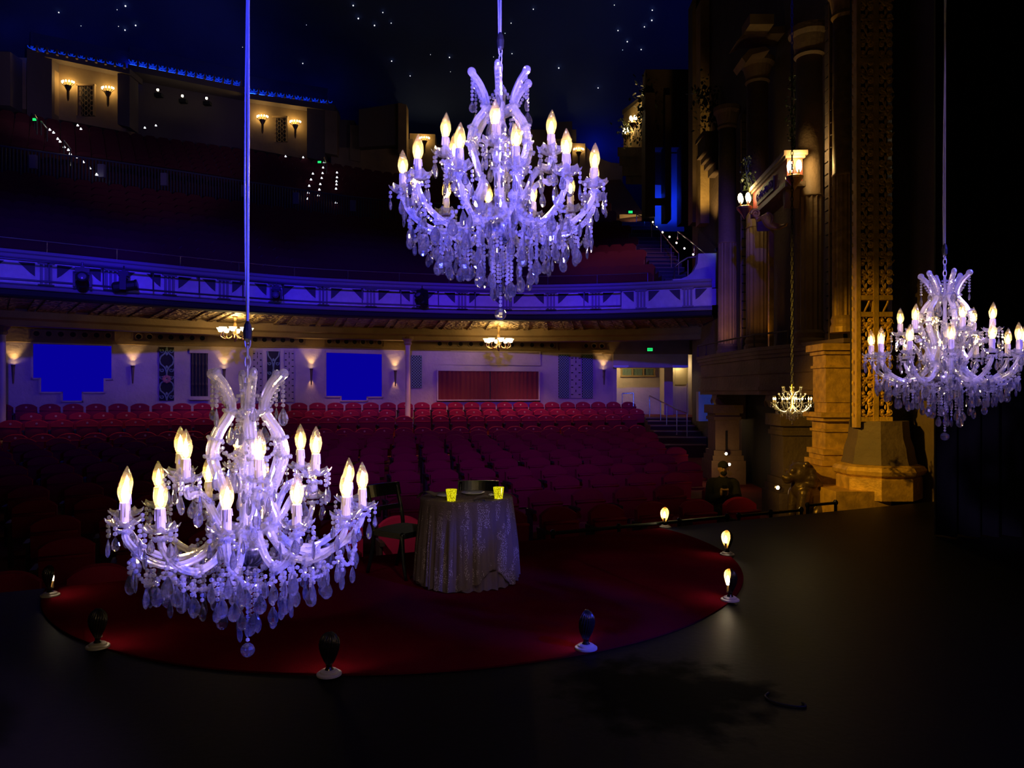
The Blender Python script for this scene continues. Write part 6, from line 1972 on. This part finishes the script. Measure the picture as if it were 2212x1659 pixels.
# spotlight at the parapet end
p = pt(1546, 540, 22.6)
o = empty('pin_spot', tuple(p))
mb = MB(); mb.lathe([(0.05, 0.16), (0.06, 0.0), (0.045, 0.0)], 10, Matrix.Rotation(R(90), 4, 'X')); put('can', mb, M['black'], o)
mb = MB(); mb.ball((0, -0.01, 0), 0.042, 8, 5); M['pin_glow'] = glow('pin_glow', (0.7, 0.9, 1.0), 4.0); put('lens', mb, M['pin_glow'], o)
tag(o, 'small bright pin spot above the curved end parapet', 'light')

# corner tower with lamps and ivy
tw = empty('wall_tower'); structure(tw, 'narrow corner tower with a lit face')
def poly_block(pts_, Y, d, nm, m, root):
    q = [pt(px, py, Y) for px, py in pts_]
    mb = MB(); mb.prism([(v.x, v.z) for v in q], Y, Y + d); put(nm, mb, M[m], root)
def rece(px0, Y0, px1, Y1, t0, t1, b0, b1, nm, m, root, d=0.5):
    q = [pt(px0, b0, Y0), pt(px1, b1, Y1), pt(px1, t1, Y1), pt(px0, t0, Y0)]
    r = [v + Vector((d, 0.15, 0)) for v in q]
    mb = MB(); mb.add([tuple(v) for v in q + r], [(0, 1, 2, 3), (5, 4, 7, 6), (3, 2, 6, 7), (1, 0, 4, 5), (0, 3, 7, 4), (2, 1, 5, 6)]); put(nm, mb, M[m], root)
rece(1347, 34.0, 1394, 30.5, 246, 206, 318, 320, 'lit_face', 'warm_wall', tw)
rece(1344, 34.2, 1400, 30.3, 238, 196, 248, 208, 'tower_cornice', 'facade_dark', tw, 0.7)
rece(1395, 30.4, 1420, 30.2, 230, 232, 330, 330, 'tower_side', 'stone_dark', tw, 1.2)
for a in ((1334, 318, 338), (1338, 338, 358), (1344, 358, 380), (1352, 380, 398)):
    rece(a[0], 33.6, 1398, 30.2, a[1], a[1], a[2], a[2], 'tower_corbel', 'stone_dark', tw, 0.8)
lamp_cluster(1353, 292, 32.4, 1.0, 20, 'cluster of glowing globes low on the corner tower among ivy')
lamp_cluster(1368, 266, 31.0, 1.0, 20, 'cluster of glowing globes higher on the corner tower among ivy')
ivy(1388, 225, 1385, 305, 30.3, 200, 0.16, 'ivy creeping down the face of the corner tower', 5, 0.12)
ivy(1352, 262, 1356, 300, 32.2, 130, 0.2, 'ivy bush around the lower lamp of the corner tower', 6, 0.12)
ivy(1400, 190, 1408, 260, 29.8, 260, 0.26, 'dark bushy ivy crowning the corner tower', 7, 0.18)
# side wall bay with blue niches
M['niche_plaster'] = mat('niche_plaster', (0.40, 0.40, 0.44), 0.8)
slab(1414, 1478, 300, 500, 31.0, 0.2, 'wall_niches', 'plaster behind the blue-lit openings', 'niche_plaster')
for i, (px0, px1, py0, py1) in enumerate(((1394, 1415, 200, 468), (1437, 1450, 205, 474), (1472, 1497, 160, 480))):
    slab(px0, px1, py0, py1, 29.2, 0.8, 'pillar_%d' % (4 + i), 'dark upright between the blue-lit openings', 'stone_dark')
slab(1394, 1500, 150, 318, 29.6, 0.6, 'wall_over_niches', 'dark wall over the blue-lit openings', 'stone_dark')
slab(1412, 1440, 428, 440, 29.4, 0.3, 'trim_9', 'dark slanting bar across the nearer blue opening', 'stone_dark')
lamp('SPOT', 'niche_light', tuple(pt(1424, 495, 30.2)), tuple(pt(1426, 400, 31.0)), (0.010, 0.08, 1.0), 40, 0.1, 100, 0.6)
lamp('POINT', 'niche_light', tuple(pt(1426, 425, 30.3)), None, (0.008, 0.05, 1.0), 16, 0.1)
lamp('POINT', 'niche_light', tuple(pt(1462, 425, 30.3)), None, (0.004, 0.02, 1.0), 16, 0.1)
lamp('SPOT', 'balcony_red_fill', (4.6, 24.2, 13.5), tuple(pt(1365, 545, 26.0)), (1.0, 0.30, 0.34), 1300, 0.1, 44, 0.9)  # unseen spot added to brighten the red seats at the balcony end
lamp('SPOT', 'niche_light', tuple(pt(1463, 495, 30.2)), tuple(pt(1462, 390, 31.0)), (0.005, 0.03, 1.0), 40, 0.1, 100, 0.6)
# ------------------------------------------------------------------ lion statue, seated person, small chandelier on its chain
def capsule(mb, a, b, r0, r1, n=10):
    a, b = Vector(a), Vector(b)
    mb.tube([a.lerp(b, k / 6) for k in range(7)], lambda t: r0 + (r1 - r0) * t, n)
    mb.ball(a, r0, n, 6); mb.ball(b, r1, n, 6)
def remeshed(o, vox, it=4, f=0.5):
    m = o.modifiers.new('remesh', 'REMESH'); m.mode = 'VOXEL'; m.voxel_size = vox; m.use_smooth_shade = True
    s = o.modifiers.new('smooth', 'SMOOTH'); s.iterations = it; s.factor = f
    return o
M['bronze'] = mat('dark_bronze_statue', (0.10, 0.065, 0.035), 0.33, 0.6, bump=0.3, scale=14)
lp = pt(1748, 850, 12.0)
lion = empty('lion_statue', (lp.x, lp.y, -0.92))
mb = MB()
mb.ball((0.16, 0, 0.42), 1, 14, 10, None, (0.30, 0.27, 0.42)); mb.ball((0.02, 0, 0.72), 1, 14, 10, None, (0.28, 0.25, 0.46)); mb.ball((-0.12, 0, 0.92), 1, 14, 10, None, (0.24, 0.23, 0.36))
mb.ball((-0.17, 0, 1.20), 1, 14, 10, None, (0.27, 0.26, 0.27)); mb.ball((-0.30, 0, 1.17), 1, 12, 8, None, (0.18, 0.17, 0.19)); mb.ball((-0.45, 0, 1.10), 1, 12, 8, None, (0.12, 0.12, 0.10))
mb.ball((-0.46, 0, 1.02), 1, 10, 6, None, (0.09, 0.09, 0.05)); mb.ball((-0.55, 0, 1.14), 0.045, 8, 6); mb.ball((-0.40, 0.09, 1.27), 0.07, 8, 6); mb.ball((-0.40, -0.09, 1.27), 0.07, 8, 6)
for s in (-1, 1):
    mb.ball((-0.18, s * 0.19, 1.42), 0.065, 8, 6)
    capsule(mb, (-0.20, s * 0.15, 0.78), (-0.30, s * 0.16, 0.10), 0.13, 0.085); mb.ball((-0.37, s * 0.16, 0.07), 1, 10, 6, None, (0.14, 0.09, 0.08))
    mb.ball((0.18, s * 0.25, 0.30), 1, 12, 8, None, (0.27, 0.13, 0.27)); mb.ball((-0.08, s * 0.27, 0.07), 1, 10, 6, None, (0.20, 0.09, 0.08))
for k in range(26):                                    # locks of the mane
    a = 2 * PI * k / 13
    rr_ = 0.24 if k < 13 else 0.28
    mb.ball((-0.08 - 0.06 * (k < 13), rr_ * math.sin(a), 1.13 + rr_ * math.cos(a) - 0.05), 1, 6, 4, None, (0.09, 0.065, 0.09))
capsule(mb, (0.40, 0.05, 0.12), (0.44, 0.20, 0.06), 0.05, 0.04)
remeshed(put('lion_body', mb, M['bronze'], lion, (0, 0, 0.42), (0, 0, R(14)), sc=(0.86, 0.80, 0.72)), 0.022, 3)
mb = MB(); mb.box((0, 0, 0.21), (0.80, 0.62, 0.42)); put('plinth', mb, M['stone_dark'], lion)
mb = MB(); mb.box((0, 0, 0.03), (0.90, 0.72, 0.06)); put('plinth_base', mb, M['stone_dark'], lion)
tag(lion, 'dark bronze lion sitting upright in front of the gilded plinths', 'statue')

# person in the aisle seat
M['skin'] = mat('skin', (0.34, 0.19, 0.14), 0.55)
M['cloth_black'] = mat('black_clothes', (0.008, 0.008, 0.010), 0.9)
best = SEATS[ip]
sq = best[1]; sf = best[3] - 0.90
pp = empty('person', (sq.x + 0.05, sq.y - 0.22, sf), R(-8))
mb = MB()                                              # body: one continuous figure, facing -y
H = 0.47
mb.ball((0, 0, H + 0.06), 1, 12, 8, None, (0.165, 0.12, 0.12)); capsule(mb, (0, 0.02, H + 0.10), (0, -0.01, H + 0.42), 0.13, 0.145)
capsule(mb, (-0.15, 0, H + 0.48), (0.15, 0, H + 0.48), 0.065, 0.065); capsule(mb, (0, 0.0, H + 0.50), (0, -0.035, H + 0.61), 0.058, 0.055)
mb.ball((0, -0.055, H + 0.71), 1, 16, 12, None, (0.076, 0.095, 0.115)); mb.ball((0, -0.085, H + 0.655), 1, 12, 8, None, (0.052, 0.06, 0.055))
mb.ball((0, -0.155, H + 0.70), 1, 8, 6, None, (0.014, 0.022, 0.026))
for s in (-1, 1):
    mb.ball((s * 0.079, -0.045, H + 0.70), 1, 8, 6, None, (0.012, 0.022, 0.032))
    sh, el, wr_ = (s * 0.185, 0.0, H + 0.46), (s * 0.235, -0.10, H + 0.20), (s * 0.045 - 0.02, -0.29, H + 0.32)
    capsule(mb, sh, el, 0.052, 0.043); capsule(mb, el, wr_, 0.042, 0.03)
    hx, hy, hz = wr_[0] - s * 0.01, wr_[1] - 0.03, wr_[2] + 0.045
    mb.ball((hx, hy, hz), 1, 10, 6, None, (0.036, 0.022, 0.044))
    for f in range(4):
        y0 = hx + s * 0.028 - s * 0.016 * f
        capsule(mb, (y0, hy - 0.005, hz + 0.03), (y0 - s * 0.004, hy - 0.035, hz + 0.062 - 0.004 * abs(f - 1.4)), 0.0095, 0.0085, 6); capsule(mb, (y0 - s * 0.004, hy - 0.035, hz + 0.062 - 0.004 * abs(f - 1.4)), (y0 - s * 0.006, hy - 0.055, hz + 0.035), 0.0085, 0.0075, 6)
    capsule(mb, (hx - s * 0.03, hy, hz - 0.01), (hx - s * 0.045, hy - 0.03, hz + 0.03), 0.011, 0.009, 6)
    hip, kn, an_ = (s * 0.09, -0.02, H + 0.03), (s * 0.14 + (0.12 if s > 0 else 0), -0.44, H + 0.05), (s * 0.12 + (0.1 if s > 0 else 0), -0.42, 0.09)
    capsule(mb, hip, kn, 0.082, 0.06); capsule(mb, kn, an_, 0.056, 0.038); capsule(mb, (an_[0], an_[1] + 0.04, 0.045), (an_[0], an_[1] - 0.16, 0.04), 0.042, 0.036)
remeshed(put('body', mb, M['skin'], pp), 0.0075, 2, 0.4)
mb = MB()
capsule(mb, (0, 0.02, H + 0.02), (0, -0.01, H + 0.42), 0.175, 0.17); capsule(mb, (-0.16, 0, H + 0.47), (0.16, 0, H + 0.47), 0.092, 0.092); capsule(mb, (0, 0.01, H + 0.48), (0, -0.01, H + 0.56), 0.085, 0.07)
for s in (-1, 1):
    capsule(mb, (s * 0.185, 0.0, H + 0.46), (s * 0.235, -0.10, H + 0.20), 0.085, 0.072); capsule(mb, (s * 0.235, -0.10, H + 0.20), (s * 0.055 - 0.02, -0.27, H + 0.31), 0.07, 0.05)
remeshed(put('jacket', mb, M['cloth_black'], pp), 0.014, 3)
mb = MB()
for s in (-1, 1):
    hip, kn, an_ = (s * 0.09, -0.02, H + 0.03), (s * 0.14 + (0.12 if s > 0 else 0), -0.44, H + 0.05), (s * 0.12 + (0.1 if s > 0 else 0), -0.42, 0.10)
    capsule(mb, hip, kn, 0.105, 0.08); capsule(mb, kn, an_, 0.075, 0.06)
mb.ball((0, 0, H + 0.05), 1, 12, 8, None, (0.20, 0.15, 0.13))
remeshed(put('trousers', mb, M['cloth_black'], pp), 0.014, 3)
mb = MB(); mb.ball((0, -0.045, H + 0.765), 1, 16, 10, None, (0.086, 0.106, 0.075)); mb.ball((0, -0.15, H + 0.755), 1, 12, 6, None, (0.065, 0.07, 0.010)); put('cap', mb, M['cloth_black'], pp, smooth=True)
mb = MB(); mb.ball((0, -0.115, H + 0.645), 1, 12, 8, None, (0.054, 0.050, 0.042)); put('beard', mb, M['cloth_black'], pp, smooth=True)
for s in (-1, 1):
    mb = MB(); mb.ball((s * 0.03, -0.142, H + 0.722), 0.010, 8, 6); put('eye', mb, M['plinth_white'], pp)
    mb = MB(); mb.ball((s * 0.03, -0.151, H + 0.722), 0.0045, 6, 4); put('pupil', mb, M['black'], pp)
mb = MB(); mb.box((-0.02, -0.36, H + 0.40), (0.075, 0.010, 0.15)); put('phone', mb, M['black_gloss'], pp, (0, 0, 0))
tag(pp, 'person in black clothes and cap slouching in an aisle seat, hands at the chest', 'person')

# small chandelier hanging on a long chain in front of the side wall
M['chain_dark'] = mat('dark_chain', (0.03, 0.03, 0.045), 0.5, 0.4)
def small_chandelier():
    root = empty('crystal_chandelier')
    mb = MB(); mb.lathe([(0.006, 0.14), (0.02, 0.18), (0.035, 0.22), (0.02, 0.27), (0.012, 0.40), (0.02, 0.46), (0.008, 0.55)], 12); put('stem', mb, M['brass'], root)
    arm = MB(); arm.tube(spline([(0.03, 0, 0.24), (0.10, 0, 0.18), (0.18, 0, 0.20), (0.235, 0, 0.26), (0.245, 0, 0.285)], 18), 0.0075, 7); arm = arm.mesh('arm', True); arm.materials.append(M['fluted_glass'])
    tip = MB(); tip.tube(spline([(0.03, 0, 0.40), (0.06, 0, 0.44), (0.11, 0, 0.46), (0.13, 0, 0.50)], 12), 0.006, 6); tip.ball((0.13, 0, 0.51), 0.014, 8, 5); tip = tip.mesh('crown_arm', True); tip.materials.append(M['fluted_glass'])
    tip2 = MB(); tip2.tube(spline([(0.02, 0, 0.40), (0.05, 0, 0.35), (0.12, 0, 0.36), (0.17, 0, 0.41)], 12), 0.006, 6); tip2.ball((0.17, 0, 0.42), 0.015, 8, 5); tip2 = tip2.mesh('middle_arm', True); tip2.materials.append(M['fluted_glass'])
    for k in range(8):
        a = put('arm', arm, None, root, (0, 0, 0), (0, 0, 2 * PI * k / 8 + 0.18))
        put('drip_pan', PAN, None, a, (0.245, 0, 0.288), sc=0.85)
        put('candle_sleeve', SLEEVE, None, a, (0.245, 0, 0.29), sc=0.75)
        put('bulb', BULB, None, a, (0.245, 0, 0.336), sc=0.75); put('filament', FIL, None, a, (0.245, 0, 0.336), sc=0.75)
        for j in range(3): strand(a, 0.245 + 0.035 * math.cos(2.1 * j), 0.035 * math.sin(2.1 * j), 0.29, 2, 'm', None, 0.8)
        strand(a, 0.15, 0, 0.18, 3, 's', None, 0.8); strand(a, 0.21, 0, 0.22, 2, 's', None, 0.8)
    for k in range(6):
        c = put('crown_arm', tip, None, root, (0, 0, 0), (0, 0, 2 * PI * k / 6)); strand(c, 0.13, 0, 0.495, 2, 's', None, 0.8)
        c = put('middle_arm', tip2, None, root, (0, 0, 0), (0, 0, 2 * PI * k / 6 + 0.5)); strand(c, 0.17, 0, 0.40, 2, 'm', None, 0.8); strand(c, 0.10, 0, 0.36, 4, 'm', None, 0.8)
    for rr_, z, sag, nn in ((0.235, 0.26, 0.05, 8), (0.12, 0.47, 0.03, 6), (0.16, 0.39, 0.04, 6), (0.13, 0.20, 0.04, 8)):
        a2 = 2 * PI / nn; me = swag_mesh((rr_, 0, z), (rr_ * math.cos(a2), rr_ * math.sin(a2), z), sag, r=0.005)
        for k in range(nn): put('crystal_swag', me, None, root, (0, 0, 0), (0, 0, k * a2))
    for r, n, zt, zb in ((0.03, 5, 0.17, 0.05), (0.075, 8, 0.18, 0.08), (0.125, 12, 0.19, 0.11)):
        for k in range(n):
            a = 2 * PI * k / n + r * 9
            strand(root, r * math.cos(a), r * math.sin(a), zt, max(1, int((zt - zb - 0.03) / (BS * 0.8))), 'm', None, 0.8)
    mb = MB(); mb.ball((0, 0, 0.016), 0.016, 10, 7); put('ball_drop', mb, M['crystal'], root)
    put('ball_strand', strand_mesh(9, 0.8), None, root, (0, 0, 0.135))
    mb = MB()
    for k in range(110):
        z = 0.57 + k * 0.062
        mb.tube([(0.014 * math.cos(t), 0, z + 0.040 * math.sin(t)) for t in [2 * PI * j / 8 for j in range(9)]], 0.0055, 4, Matrix.Rotation(PI / 2 * (k % 2), 4, 'Z'))
    o = put('chain', mb, M['chain_dark'], root); o['kind'] = 'stuff'
    d = bpy.data.lights.new('candle_light', 'POINT'); d.color = (1.0, 0.70, 0.28); d.energy = 6; d.shadow_soft_size = 0.05
    lo = bpy.data.objects.new('candle_light', d); COL.objects.link(lo); lo.parent = root; lo.location = (0.0, -0.10, 0.33)
    return root
sd = small_chandelier()
sp = pt(1711, 918, 10.0)
sd.location = sp
tag(sd, 'small golden crystal chandelier on a long chain before the stone piers', 'chandelier')
